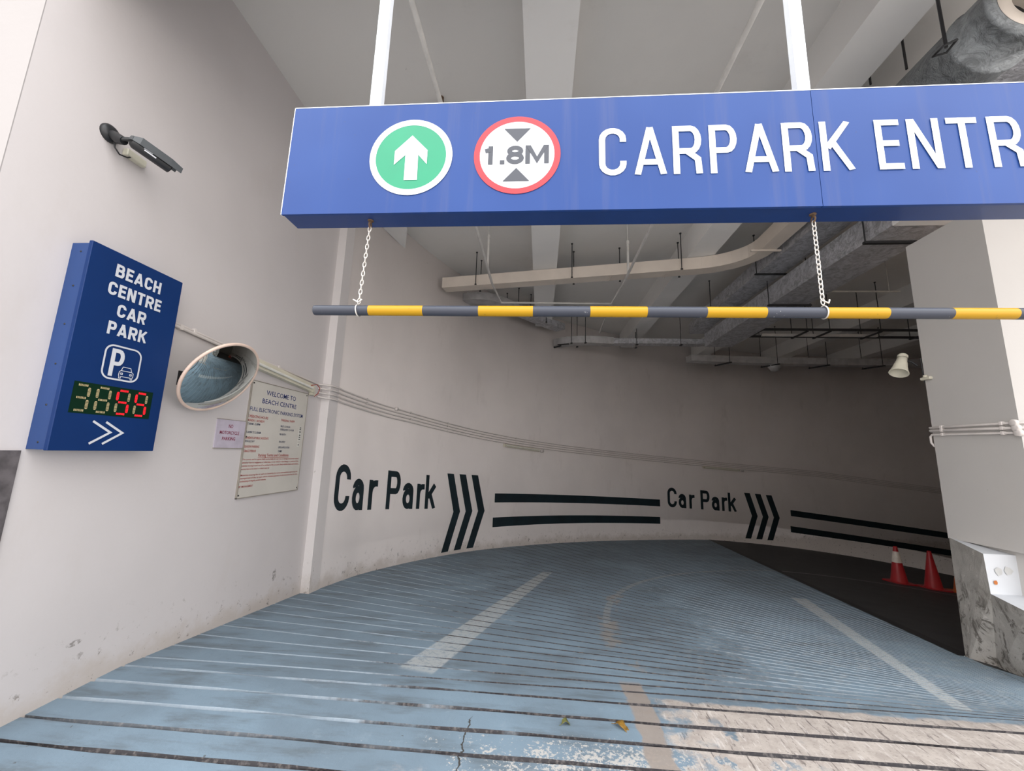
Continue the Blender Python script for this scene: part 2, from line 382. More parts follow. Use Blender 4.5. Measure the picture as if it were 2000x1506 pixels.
    dx = d.math('SUBTRACT', x, 5.5); dy = d.math('SUBTRACT', y, 4.2)
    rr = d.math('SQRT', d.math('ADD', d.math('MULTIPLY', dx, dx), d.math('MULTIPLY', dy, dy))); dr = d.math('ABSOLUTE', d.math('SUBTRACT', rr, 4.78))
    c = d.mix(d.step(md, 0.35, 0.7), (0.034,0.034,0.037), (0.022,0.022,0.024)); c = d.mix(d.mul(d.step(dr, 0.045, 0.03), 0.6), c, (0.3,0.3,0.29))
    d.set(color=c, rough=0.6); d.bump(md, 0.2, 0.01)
    s = plain('street_paving', (0.40,0.38,0.36), 0.8, 0, 0.12, 2.0)
    return [n.m, g.m, d.m, s]

M['floor'] = floor_mats()
M['dirty'] = None
def dirty_concrete():
    n = NT('scuffed_raw_concrete'); x, y, z = n.xyz()
    c = n.mix(n.step(n.noise(4, 5), 0.35, 0.7), (0.46,0.435,0.40), (0.32,0.30,0.27))
    hh = n.step(n.math('ADD', z, n.math('MULTIPLY', n.noise(3, 3), 0.3)), 0.80, 0.45)
    st = n.mul(n.step(n.noise(4.6, 8, 0.75, (1,1,0.75), 2.2), 0.50, 0.60), n.math('ADD', n.mul(hh, 0.75), 0.08)); c = n.mix(st, c, (0.07,0.06,0.05))
    wh = n.mul(n.step(n.noise(9, 4, 0.6), 0.60, 0.68), 0.5); c = n.mix(wh, c, (0.62,0.59,0.55))
    n.set(color=c, rough=0.85); n.bump(n.noise(9, 6, 0.7, None, 1.0), 0.6, 0.03); return n.m
M['dirty'] = dirty_concrete()
M['kerb_white'] = plain('white_kerb_paint', (0.56,0.575,0.60), 0.6, 0, 0.04, 3)
M['chip'] = plain('bare_patch_grey', (0.50,0.50,0.49), 0.8); M['rust'] = plain('rust_patch', (0.45,0.14,0.03), 0.8)
M['stone'] = plain('dark_stone_cladding', (0.13,0.115,0.12), 0.55, 0, 0.25, 14)
M['sign_blue'] = None
def sign_blue():
    n = NT('weathered_blue_panel'); x, y, z = n.xyz()
    run = n.noise(5, 4, 0.6, (2.6,1,0.12)); cl = n.noise(0.9, 3)
    c = n.mix(n.step(cl, 0.35, 0.7), (0.013,0.046,0.190), (0.020,0.060,0.225))
    c = n.mix(n.mul(n.step(run, 0.52, 0.70), 0.35), c, (0.060,0.080,0.19))
    c = n.mix(n.mul(n.step(n.noise(40, 3), 0.72, 0.76), 0.5), c, (0.03,0.05,0.15))
    n.set(color=c, rough=0.42, spec=0.22, coat=0.06, coat_rough=0.3); return n.m
M['sign_blue'] = sign_blue()
M['sign_side'] = plain('blue_housing', (0.010,0.040,0.17), 0.4, 0, 0.08, 3, 0.2)
M['led_face'] = plain('navy_panel', (0.004,0.028,0.125), 0.5, 0, 0.06, 2, 0.0, 0, 0.25)
M['led_side'] = plain('navy_side_panel', (0.022,0.058,0.19), 0.45, 0, 0.06, 2, 0.0, 0, 0.35)
M['sign_white'] = plain('white_acrylic', (0.60,0.62,0.66), 0.45, 0, 0.02)
M['edge_white'] = plain('white_edge', (0.80,0.82,0.86), 0.4, 0, 0.02)
M['green'] = plain('green_film', (0.0,0.235,0.115), 0.35, 0, 0.03); M['red'] = plain('red_film', (0.42,0.012,0.022), 0.35, 0, 0.03)
M['grey_film'] = plain('grey_film', (0.040,0.044,0.058), 0.4, 0, 0.03)
M['pole_alu'] = plain('pale_aluminium', (0.86,0.90,0.95), 0.35, 0.25, 0.03)
def bar_paint(name, c, chip):
    n = NT(name); k = n.mul(n.step(n.noise(34, 3, 0.6), 0.70, 0.73), n.step(n.noise(5, 2), 0.50, 0.6)); n.set(color=n.mix(k, c, chip), rough=0.38, spec=0.35); return n.m
M['bar_black'] = bar_paint('slate_bar_paint', (0.040,0.045,0.062), (0.6,0.6,0.6)); M['bar_yellow'] = bar_paint('yellow_bar_paint', (0.42,0.23,0.002), (0.10,0.07,0.02))
M['galv'] = plain('galvanised_chain', (0.72,0.68,0.63), 0.45, 0.35, 0.10, 40)
M['rusty'] = plain('rusty_bolt', (0.20,0.12,0.07), 0.7, 0.3, 0.3, 60)
M['cream'] = plain('cream_duct_paint', (0.70,0.62,0.54), 0.55, 0, 0.05, 2)
def foil(name, c, r, metal):
    n = NT(name); w = n.noise(7, 6, 0.7, None, 1.5); n.set(color=n.mix(n.step(w, 0.35, 0.7), c, tuple(k*0.5 for k in c)), rough=r, metal=metal); n.bump(n.noise(9, 5, 0.6, None, 2.5), 0.55, 0.05); return n.m
M['foil'] = foil('crumpled_foil', (0.62,0.62,0.65), 0.42, 0.45); M['duct_grey'] = foil('grey_duct_wrap', (0.30,0.32,0.33), 0.55, 0.0)
M['sheet'] = plain('dull_sheet_metal', (0.52,0.51,0.51), 0.45, 0.35, 0.12, 6)
M['rod'] = plain('black_hanger_steel', (0.022,0.022,0.024), 0.5, 0.2); M['pipe'] = plain('pale_pipe_paint', (0.60,0.58,0.55), 0.5)
M['conduit'] = plain('conduit_paint', (0.66,0.61,0.58), 0.5, 0, 0.05); M['lampbody'] = plain('yellowed_lamp_body', (0.66,0.62,0.50), 0.5, 0, 0.06, 4)
M['dark'] = plain('black_plastic', (0.018,0.019,0.021), 0.4); M['cam_grey'] = plain('grey_camera_shell', (0.075,0.083,0.09), 0.4); M['glass_lens'] = plain('lens', (0.004,0.004,0.006), 0.05)
M['cream_plastic'] = plain('cream_plastic', (0.62,0.59,0.48), 0.5); M['rim'] = plain('faded_mirror_rim', (0.72,0.55,0.46), 0.5); M['mirror'] = plain('mirror_surface', (0.62,0.68,0.67), 0.02, 1.0, 0.0)
M['board'] = plain('off_white_board', (0.58,0.55,0.50), 0.45, 0, 0.05, 2); M['board_edge'] = plain('board_edge', (0.30,0.27,0.23), 0.5); M['notice'] = plain('lilac_notice_board', (0.52,0.47,0.55), 0.45)
M['ink_blue'] = plain('blue_ink', (0.015,0.035,0.17), 0.5); M['ink_red'] = plain('red_ink', (0.40,0.045,0.04), 0.5); M['ink_maroon'] = plain('maroon_ink', (0.24,0.01,0.05), 0.5)
M['ink_navy'] = plain('navy_small_ink', (0.03,0.045,0.11), 0.5); M['label'] = plain('sticker', (0.66,0.65,0.60), 0.5); M['ink_black'] = plain('black_ink', (0.03,0.03,0.03), 0.5)
M['paint_dark'] = plain('dark_teal_wall_paint', (0.006,0.019,0.026), 0.6, 0, 0.2, 3)
M['cone_red'] = plain('red_cone_plastic', (0.42,0.012,0.018), 0.4); M['cone_white'] = plain('reflective_collar', (0.85,0.78,0.70), 0.35); M['cone_orange'] = plain('orange_plastic', (0.60,0.12,0.015), 0.45)
M['pcb'] = plain('green_circuit_board', (0.001,0.020,0.008), 0.7, spec=0.15); M['seg_off'] = plain('unlit_segment', (0.52,0.42,0.22), 0.6)
_n = NT('lit_red_segment'); _n.set(color=(0.2,0.002,0.005), emit=(1.0,0.008,0.022), emit_s=1.5); M['seg_on'] = _n.m
M['bezel'] = plain('display_recess', (0.012,0.013,0.015), 0.6)
M['leaf_brown'] = plain('dry_leaf', (0.28,0.15,0.02), 0.6, 0, 0.25, 60); M['leaf_green'] = plain('olive_leaf', (0.17,0.17,0.05), 0.6, 0, 0.2, 60)
M['red_wire'] = plain('red_wire', (0.35,0.03,0.015), 0.5)
M['tube_glass'] = plain('unlit_tube', (0.75,0.74,0.68), 0.3)

# ------------------------------------------------------------------ plan of the ramp
WALL_CP = [(-2.91,5.30),(-2.89,5.60),(-2.86,6.0),(-2.80,6.5),(-2.64,7.12),(-2.42,7.79),(-2.12,8.53),(-1.74,9.32),(-1.27,10.06),(-.68,10.8),(-.01,11.53),(.72,12.22),(1.52,12.87),(2.4,13.48),(3.33,14.05),(4.3,14.55),(5.15,14.93),(6.0,15.25),(7.2,15.63),(8.6,15.97),(10,16.22),(12,16.45),(14.9,16.5),(17,16.3),(20,15.6)]
def catmull(P, n=12):
    P = [Vector(p) for p in P]; P = [2*P[0]-P[1]]+P+[2*P[-1]-P[-2]]; o = []
    for i in range(1, len(P)-2):
        a, b, c, d = P[i-1:i+3]
        for k in range(n): t = k/n; o.append(.5*(2*b+(c-a)*t+(2*a-5*b+4*c-d)*t*t+(3*b-a-3*c+d)*t**3))
    o.append(P[-2]); return o
WL = catmull(WALL_CP); WS = [0.0]
for i in range(1, len(WL)): WS.append(WS[-1]+(WL[i]-WL[i-1]).length)
def on_wall(s, off=0.0):
    """point of the curved wall at arc length s, off metres into the room"""
    s = min(max(s, 0), WS[-1]-1e-4); lo = 0; hi = len(WS)-1
    while hi-lo > 1:
        m = (lo+hi)//2
        if WS[m] <= s: lo = m
        else: hi = m
    d = (WL[hi]-WL[lo]).normalized(); p = WL[lo]+d*(s-WS[lo]); return Vector((p.x+d.y*off, p.y-d.x*off))
def zf(y): return -max(0.0, 0.1*(y-2.95))                         # upper ramp, world z
D0, D1 = Vector((3.98,4.36)), Vector((6.05,15.27))
def xd(y): return D0.x+(y-D0.y)*(D1.x-D0.x)/(D1.y-D0.y)
def zf2(x, y): d = max(0.0, x-xd(y)); return zf(y)-.05*d-.007*d*d
def wtop(z): return z+H

CEIL = 4.17+H
# ------------------------------------------------------------------ setting: floor
fb = MB(); CX, CY = 4.2, 3.15
def cross(rows, mi_fn):
    n = len(rows[0]); vs = [p for r in rows for p in r]
    for i in range(len(rows)-1):
        fb.add([*rows[i], *rows[i+1]], [(k, k+1, n+k+1, n+k) for k in range(n-1)], mi_fn(i))
# flat street apron and straight grooves
apron = [(-9,-12),(9,-12),(9,1.1),(-9,1.1)]
fb.add([(x,y,0) for x,y in apron], [(0,1,2,3)], 3)
ys = [1.1]; kind = []
k = 0
while 1.275+0.19*k < 3.17:
    yk = 1.275+0.19*k
    for dy in (-.0145,-.009,.009,.0145): ys.append(yk+dy); kind.append('f' if dy == -.0145 else 'g')
    k += 1
rows = []
for i, yv in enumerate(ys):
    ph = i-1; z = zf(yv)
    if i and (ph % 4) in (1, 2): z -= .014
    N = 40; x0 = -9.0 if yv < 1.76 else -3.05
    jx = lambda xx: 0.004*math.sin(xx*3.1+i//4)+0.003*math.sin(xx*7.7+2*(i//4))
    rows.append([(x0+(CX-x0)*q/N, yv+(jx(x0+(CX-x0)*q/N) if i else 0), z) for q in range(N+1)])
for i in range(len(rows)-1):
    n = len(rows[i]); fb.add([*rows[i], *rows[i+1]], [(q, q+1, n+q+1, n+q) for q in range(n-1)], 0 if kind[i] == 'f' else 1)
fb.add([(CX,1.1,0),(9,1.1,0),(9,2.95,0),(CX,2.95,0),(9,4.2,zf(4.2)),(CX,4.2,zf(4.2))], [(0,1,2,3),(3,2,4,5)], 0)
fb.add([(CX-.45,3.12,zf(3.12)-.007),(CX+.01,3.12,zf(3.12)-.007),(CX+.01,3.9,zf(3.9)-.007),(CX-.45,3.9,zf(3.9)-.007)], [(0,1,2,3)], 0)
# fan of grooves round the inner pier
OUT = [Vector((-3.04,1.5)), Vector((-3.04,5.42))]+[Vector((p.x-.04*0, p.y)) for p in WL[1:]]
def cast(phi):
    d = Vector((-math.cos(phi), math.sin(phi))); o = Vector((CX,CY)); best = None
    for a, b in zip(OUT, OUT[1:]):
        e = b-a; den = d.x*(-e.y)+e.x*d.y
        if abs(den) < 1e-9: continue
        w = a-o; t = (w.x*(-e.y)+e.x*w.y)/den; u = (d.x*w.y-d.y*w.x)/den
        if t > 0.5 and -1e-6 <= u <= 1+1e-6 and (best is None or t < best): best = t
    return best+.05
def drain_hit(phi):
    d = Vector((-math.cos(phi), math.sin(phi))); o = Vector((CX,CY)); e = D1-D0; den = d.x*(-e.y)+e.x*d.y; w = D0-o
    t = (w.x*(-e.y)+e.x*w.y)/den; u = (d.x*w.y-d.y*w.x)/den
    return t if t > 0 and u > -0.02 else None
frows = []; fk = []
def frow(phi, off, dz):
    r1 = cast(phi); r0 = .25; h = drain_hit(phi)
    if phi > 1.05: r0 = min(h, r1-.1) if h else (r1-.1 if phi > 1.6 else r0)
    d = Vector((-math.cos(phi), math.sin(phi))); nn = Vector((d.y,-d.x)) * -1; out = []; N = 40
    for q in range(N+1):
        r = r0+(r1-r0)*(q/N)**1.15; w = off*min(1.0, r/2.5); p = Vector((CX,CY))+d*r-nn*w
        jj = 0.006*math.sin(r*2.3+phi*40)*min(1, r/3); p -= nn*jj
        out.append((p.x, p.y, zf(p.y)+dz*min(1.0, r/2.5)))
    return out
last = rows[-1]
PH = [0.035*j for j in range(0, 49)]+[1.692, 1.703, 1.713]
fb.add([*rows[-1], *[(p[0],3.135,zf(3.135)) for p in rows[-1]]], [(q, q+1, 41+q+1, 41+q) for q in range(40)], 0)
frows.append([(-3.05+(CX-.25+3.05)*(1-q/40), 3.135, zf(3.135)) for q in range(41)]); fk.append('f')
fb.add([(CX-.25,3.135,zf(3.135)),(CX,3.135,zf(3.135)),(CX,3.16,zf(3.16)),(CX-.25,3.16,zf(3.16))], [(0,1,2,3)], 0)
for p in PH:
    if p > 1.72: break
    for off, dz, kd in ((-.011,0,'g'),(-.0065,-.010,'g'),(.0065,-.010,'g'),(.011,0,'f')): frows.append(frow(p, off, dz)); fk.append(kd)
for i in range(len(frows)-1):
    n = len(frows[i]); fb.add([*frows[i], *frows[i+1]], [(q, n+q, n+q+1, q+1) for q in range(n-1)], 0 if fk[i] == 'f' else 1)
pend = PH[-1]
far = [frow(pend, .011, 0)]+[frow(pend+(1.735-pend)*q/3, 0, 0) for q in (1,2,3)]
for i in range(3):
    n = 41; fb.add([*far[i], *far[i+1]], [(q, n+q, n+q+1, q+1) for q in range(n-1)], 0)
# lower ramp beyond the drain
g = []; N1, N2 = 30, 34
for j in range(N1+1):
    yv = 3.6+(17.2-3.6)*j/N1; g.append([(xd(yv)+(20.5-xd(yv))*(q/N2)**1.3, yv, zf2(xd(yv)+(20.5-xd(yv))*(q/N2)**1.3, yv)) for q in range(N2+1)])
for j in range(N1):
    n = N2+1; fb.add([*g[j], *g[j+1]], [(q, q+1, n+q+1, n+q) for q in range(N2)], 2)
floor = struct(fb.build('floor', M['floor']))
# drain joint between the two slopes
db = MB(); dd = (D1-D0).normalized(); dn = Vector((dd.y,-dd.x)); vs = []
for j in range(25):
    p = D0+(D1-D0)*(j/24); w = .058
    for s, dz in ((-w,.004),(w,.004)): vs.append((p.x+dn.x*s, p.y+dn.y*s, zf(p.y)+dz))
db.add(vs, [(2*j, 2*j+1, 2*j+3, 2*j+2) for j in range(24)]); db.add([(v[0],v[1],v[2]-.03) for v in vs], [(2*j+2, 2*j+3, 2*j+1, 2*j) for j in range(24)])
struct(db.build('trim_2', plain('dark_joint', (0.012,0.012,0.013), 0.6)))

# ------------------------------------------------------------------ setting: walls, ceiling
wb = MB(); wb.box((-3.3,1.76,-.4), (-3.0,5.42,CEIL)); wall_left = struct(wb.build('wall_left', M['wall']))
wb = MB(); n = len(WL); vs = []
for p, i in zip(WL, range(n)):
    d = (WL[min(i+1,n-1)]-WL[max(i-1,0)]).normalized(); o = Vector((p.x-d.y*.25, p.y+d.x*.25))
    vs += [(p.x,p.y,-3.4),(p.x,p.y,CEIL),(o.x,o.y,CEIL),(o.x,o.y,-3.4)]
for i in range(n-1): wb.add([*vs[4*i:4*i+8]], [(0,4,5,1),(1,5,6,2),(2,6,7,3),(3,7,4,0)], 0, True)
wb.add(vs[:4], [(0,1,2,3)]); wb.add(vs[-4:], [(3,2,1,0)])
wall_back = struct(wb.build('wall_back', M['wall_in']))
for p in wall_back.data.polygons: p.use_smooth = abs(p.normal.z) < 0.5
wb = MB(); wb.box((-3.0,5.19,-.5), (-2.885,5.42,CEIL)); struct(wb.build('trim_1', M['pilaster']))
wb = MB(); wb.box((-9,1.76,-.1), (-3.3,2.1,9)); wb.box((-3.3,1.755,-.1),(-3.0,1.76,9)); wb.box((-3.3,1.76,3.13+H), (9,1.90,9)); struct(wb.build('wall_front', M['facade']))
wb = MB(); wb.box((-3.3,1.76,CEIL), (20.3,17,CEIL+.25)); ceiling = struct(wb.build('ceiling', M['ceiling']))
for x0, x1, y1 in ((-.215,.265,11.3), (2.68,3.13,13.6), (5.6,6.05,15.0), (8.55,8.98,15.8), (11.25,11.65,16.2)):
    b = MB(); b.box((x0,2.06,3.70+H), (x1,y1,CEIL)); struct(b.build('ceiling_beam', M['beam']))
b = MB(); b.poly_prism([(-2.885,5.3),(-2.3,5.75),(-2.42,6.33),(-2.69,7.0),(-2.83,6.3)], 3.84+H, CEIL); struct(b.build('ceiling_beam', M['beam']))
# right hand pier and the wall that runs on behind it
wb = MB(); wb.box((4.06,3.685,-.71+H), (9,4.45,2.41+H)); wb.box((4.10,3.72,-.6), (9,4.44,-.71+H))
wb.box((5.3,3.70,2.41+H), (9,4.45,CEIL)); wb.box((9,3.8,-3.4), (20.3,4.45,CEIL)); wall_right = struct(wb.build('wall_right', M['pier']))
wb = MB(); wb.box((20.0,4.4,-4.2), (20.3,16.2,CEIL)); struct(wb.build('wall_end', M['pier']))

# battered, scuffed guard at the foot of the pier
g = thing('pier_guard', 'scuffed concrete guard with white painted block at foot of right pier', 'guard', (4.0,4.1,0))
def ee(p): return (p[0],p[1],p[2]+H)
P0,P1,P2 = (4.06,4.44,-.70),(3.85,3.93,-.745),(4.7,3.90,-.745)
Q1,Q2 = (3.86,3.93,-1.07),(4.7,3.90,-1.07)
b = MB(); vv = [ee(p) for p in (P0,(4.0,4.37,-1.80),(4.075,4.17,-1.76),Q1,P1)]
# dirty splayed side face
b.add([ee(P0),ee(P1),ee(Q1),ee((4.06,4.18,-1.80)),ee((3.985,4.37,-1.84)),ee((4.5,4.46,-.70)),ee((4.5,4.46,-1.84))], [(0,4,3,2,1),(0,5,6,4)])
b.add([ee(Q1),ee((3.74,3.56,-1.09)),ee((4.9,3.50,-1.09)),ee((4.06,4.18,-1.80)),ee((4.02,3.66,-1.74)),ee((4.9,3.60,-1.74)),ee((4.9,3.685,-1.74)),ee((4.9,3.685,-1.09))], [(0,3,1),(3,4,1),(1,4,5,2),(2,5,6,7)])
b.build('scuffed_base', M['dirty'], g)
b = MB(); b.add([ee(P0),ee(P1),ee(P2),ee((4.7,4.45,-.70)),ee(Q1),ee(Q2)], [(0,1,2,3),(1,4,5,2)]); part_label(b.build('white_block', M['kerb_white'], g), 'white painted upper block')
b = MB(); b.add([ee(Q1),ee((3.74,3.56,-1.09)),ee((4.9,3.50,-1.09)),ee(Q2)], [(0,1,2,3)]); part_label(b.build('ledge', M['kerb_white'], g), 'worn white ledge')
def blob(cx, cz, r, k, seed, m):
    rnd = random.Random(seed); b = MB(); pts = [(cx+r*rnd.uniform(.75,1.1)*math.cos(2*math.pi*i/k), 3.926-.001*seed+ -.034*(cx-3.85), cz+r*rnd.uniform(.8,1.2)*math.sin(2*math.pi*i/k)) for i in range(k)]
    b.add([ee(p) for p in pts], [tuple(range(k))]); return b.build('chipped_patch', m, g)
blob(3.945,-.885,.036,7,1,M['chip']); blob(4.02,-.875,.036,6,2,M['chip']); blob(3.905,-.975,.020,6,3,M['rust'])

# dark stone facing at the street corner
b = MB(); b.box((-3.0,1.765,-.02),(-2.988,2.12,-.07+H)); tag(b.build('stone_panel', M['stone'], origin=(-2.994,1.94,0)), 'dark grey stone facing on the left corner below the blue parking sign', 'cladding')

# painted direction markings on the curved wall
OFFW = .004
def zline(s):                                           # text base line above the sloping ramp
    pts = ((0,-.85),(3.2,-1.155),(12.66,-1.715),(15.4,-1.88))
    for (a,za),(c,zc) in zip(pts, pts[1:]):
        if s <= c: return za+(zc-za)*(s-a)/(c-a)
    return -1.88
LW = {'C':(.40,.0),'a':(.32,.48),'r':(.235,.94),'P':(.385,1.43),'a2':(.32,1.90),'r2':(.235,2.33),'k':(.345,2.60)}
for s0, base in ((.29,lambda q: -.885-.105*q), (12.47,lambda q: -1.695-.068*q)):
    for key, (w, du) in LW.items():
        mb = MB(); ch = key[0]; h = .665
        for kk, pl in enumerate(glyph(ch, w/h, .105/h)):
            vs, fs = ribbon(pl, .105/h); pts = []
            for x, yv in vs:
                if ch in 'kr': yv = min(max(yv,0),1)
                u = du+x*h; p = on_wall(s0+u, OFFW+.001*kk); pts.append((p.x,p.y,base(u)+yv*h+H))
            mb.add(pts, fs)
        mb.build('painted_letter', M['paint_dark'], wall_back)
def chevron(s0, w, zt, zm, zb, tip, dzt, slope):
    # columns so that the paint follows the curve
    mb = MB(); N = 6
    for (sa, za), (sb, zb_) in (((s0,zt),(s0+tip,zm)), ((s0+tip,zm),(s0-.07,zb))):
        vs = []
        for i in range(N+1):
            f = i/N
            for e in (0,w): s = sa+(sb-sa)*f+e; p = on_wall(s, OFFW); vs.append((p.x,p.y,za+(zb_-za)*f-slope*e+H))
        mb.add(vs, [(2*i,2*i+1,2*i+3,2*i+2) for i in range(N)])
    return mb.build('painted_chevron', M['paint_dark'], wall_back)
for i in range(3): chevron(3.594+.438*i, .236, -.487-.029*i, -1.325-.034*i, -2.117-.035*i, .287, 0, .07)
for i in range(3): chevron(15.768+.45*i, .237, -1.205-.035*i, -2.028-.027*i, -2.811-.032*i, .264, 0, .05)
def stripe(s0, s1, za, zb, ha, hb, s2=None):
    mb = MB(); vs = []; N = 40
    for i in range(N+1):
        f = i/N; s = s0+(s1-s0)*f; p = on_wall(s, OFFW); z = za+(zb-za)*f
        vs += [(p.x,p.y,z+H),(p.x,p.y,z-(ha+(hb-ha)*f)+H)]
    mb.add(vs, [(2*i,2*i+1,2*i+3,2*i+2) for i in range(N)]); return mb.build('painted_stripe', M['paint_dark'], wall_back)
stripe(5.345,12.135,-1.02,-1.44,.222,.226); stripe(5.297,12.12,-1.60,-2.015,.230,.223)
stripe(17.63,23.9,-1.805,-2.50,.215,.205); stripe(17.58,23.9,-2.38,-3.11,.218,.2)

# ------------------------------------------------------------------ overhead entrance sign (hung in front of the lintel)
K = .635
SY = 2.60*K
sg = thing('entrance_sign', 'long blue overhead sign reading CARPARK ENTRANCE with green arrow and height disc', 'sign', (1.0,SY+.06,1.715*K+H))
SL, SR, SB, ST = -1.975*K, 5.35*K, 1.715*K+H, 2.632*K+H
b = MB(); b.box((SL+.003,SY+.014,SB+.004),(SR,SY+.127,ST-.003)); b.build('housing', M['sign_side'], sg)
SEAM = 1.887*K
for x0, x1 in ((SL,SEAM-.0012),(SEAM+.0012,SR)):
    b = MB(); b.box((x0,SY,SB),(x1,SY+.013,ST)); b.build('face_panel', M['sign_blue'], sg)
b = MB(); b.box((SL-.003,SY-.001,ST-.002),(SR,SY+.015,ST+.002)); b.box((SL-.003,SY-.001,SB),(SL+.0006,SY+.015,ST+.002)); part_label(b.build('edge_trim', M['edge_white'], sg), 'thin white edge')
P = lambda u, v: (u*K, SY-.003, v*K+H)
GW = {'C':.195,'A':.222,'R':.200,'P':.190,'K':.210,'E':.160,'N':.205,'T':.196}
lets = [('C',.386),('A',.638),('R',.908),('P',1.162),('A',1.397),('R',1.660),('K',1.914),('E',2.277),('N',2.487),('T',2.741),('R',2.999),('A',3.215),('N',3.475),('C',3.735),('E',3.99)]
for c, u in lets: stroke_text([(c,u,1.978,GW[c],.386,.045)], P).build('letter', M['sign_white'], sg)
def disc(mb, cx, cz, r, y, mi=0, n=64, r_in=None):
    q = [r] if r_in is None else [r, r_in]
    vs = [((cx+k*math.cos(2*math.pi*i/n))*K, y, (cz+k*math.sin(2*math.pi*i/n))*K+H) for k in q for i in range(n)]
    mb.add(vs, [tuple(range(n))] if r_in is None else [(i,(i+1)%n,n+(i+1)%n,n+i) for i in range(n)], mi)
b = MB(); disc(b, -1.011, 2.171, .318, SY-.003, r_in=.270); part_label(b.build('white_ring', M['sign_white'], sg), 'white ring')
b = MB(); disc(b, -1.011, 2.171, .272, SY-.0025); gd = part_label(b.build('green_disc', M['green'], sg), 'green disc')
b = MB(); ar = [(-1.050,1.975),(-.957+.008,1.975),(-.966+.012,2.186),(-.884,2.105),(-.884,2.222),(-1.009,2.352),(-1.136,2.222),(-1.136,2.105),(-1.052,2.186)]
b.add([(x*K,SY-.004,z*K+H) for x,z in ar], [(0,1,2,8),(2,3,4),(2,4,5),(2,5,8),(8,5,6),(8,6,7)]); part_label(b.build('arrow', M['sign_white'], gd), 'white upward arrow')
b = MB(); disc(b, -.211, 2.167, .320, SY-.003, r_in=.276); part_label(b.build('red_ring', M['red'], sg), 'red ring')
b = MB(); disc(b, -.211, 2.167, .278, SY-.0025); hd = part_label(b.build('height_disc', M['sign_white'], sg), 'white height limit disc')
for tri in (((-.310,2.384),(-.112,2.384),(-.211,2.273)),((-.311,1.948),(-.115,1.948),(-.213,2.056))):
    b = MB(); b.add([(x*K,SY-.004,z*K+H) for x,z in tri], [(0,1,2)]); b.build('triangle', M['grey_film'], hd)
for c, u, w in (('1',-.447,.075),('.',-.335,.035),('8',-.289,.130),('M',-.148,.172)):
    b = MB()
    for kk, pl in enumerate(glyph(c, w/.152, .034/.152)):
        vs, fs = ribbon(pl, .034/.152); b.add([((u+x*.152)*K, SY-.004-.0005*kk, (2.088+min(max(yv,0),1)*.152)*K+H) for x, yv in vs], fs)
    b.build('letter', M['grey_film'], hd)
for x in (-1.37, 1.90, 4.9):
    b = MB(); b.box((x*K-.029,SY+.044,ST),(x*K+.029,SY+.09,3.42+H), bev=.004); b.box((x*K-.02,SY+.05,3.36+H),(x*K+.02,1.76,3.40+H)); part_label(b.build('hanger_post', M['pole_alu'], sg), 'pale aluminium post')

# ------------------------------------------------------------------ height bar and its chains
BZ = .995*K+H; BY = SY+.064
b = MB(); cuts = [-1.68,-1.27,-.865,-.46,-.07,.33,.72,1.12,1.51,1.90,2.285,2.68,3.07,3.47,3.86]; cuts = [c*K for c in cuts]; BR = .0238
for i, (a, c) in enumerate(zip(cuts, cuts[1:])): b.tube([(a,BY,BZ-.002*a),(c,BY,BZ-.002*c)], BR, 20, i % 2, caps=False)
for xx, s in ((cuts[0],-1),(cuts[-1],1)): b.lathe((xx,BY,BZ-.002*xx), (s,0,0), [(BR,0),(BR*.96,.004),(BR*.8,.006),(0.001,.006)], 20, (0 if s < 0 else 1))
tag(b.build('height_bar', [M['bar_black'], M['bar_yellow']], origin=(.7,BY,BZ)), 'black and yellow striped round height bar hung below the entrance sign', 'barrier bar')
def make_chain(name, label, x, xb):
    t = thing(name, label, 'chain', (x,BY,SB), 'chains holding the height bar')
    top = Vector((x,BY,SB-.013)); bot = Vector((xb,BY,BZ+.036)); n = 17
    b = MB(); b.tube([(x,BY,SB+.003),(x,BY,SB-.013)], .005, 8); b.torus((x,BY,SB-.022), (1,0,0), .0127, .004, 16, 6); b.lathe((x,BY,SB+.003), (0,0,-1), [(.014,0),(.014,.004),(0.001,.004)], 12)
    part_label(b.build('eye_bolt', M['rusty'], t), 'rusty eye bolt')
    d = (bot-top); L = d.length; d.normalize(); side = Vector((1,0,0)); side = (side-d*side.dot(d)).normalized(); fr = d.cross(side); step = (L-.019)/n
    for i in range(n):
        c = top+d*(.019+step*(i+.5)); ax = (side if i % 2 else fr); ax = (ax+Vector((0,0.35,0))*(1 if i % 2 else 0)).normalized()
        b = MB(); b.torus(c, ax, .0073, .0023, 18, 6, sx=2.0, u=d); b.build('chain_link', M['galv'], t)
    b = MB(); b.torus((xb,BY,BZ), (1,0.0,0.1), BR+.0035, .0029, 28, 6); b.tube([(xb-.019,BY-.019,BZ+.048),(xb+.008,BY-.022,BZ+.033),(xb+.019,BY-.013,BZ+.051)], .0038, 6); part_label(b.build('shackle_loop', M['galv'], t), 'loop round the bar')
    return t
make_chain('hanging_chain', 'galvanised chain near the left end of the striped height bar', -1.325*K, -1.355*K)
make_chain('hanging_chain', 'galvanised chain hanging under the K of the sign, right of centre', 1.885*K, 1.89*K)

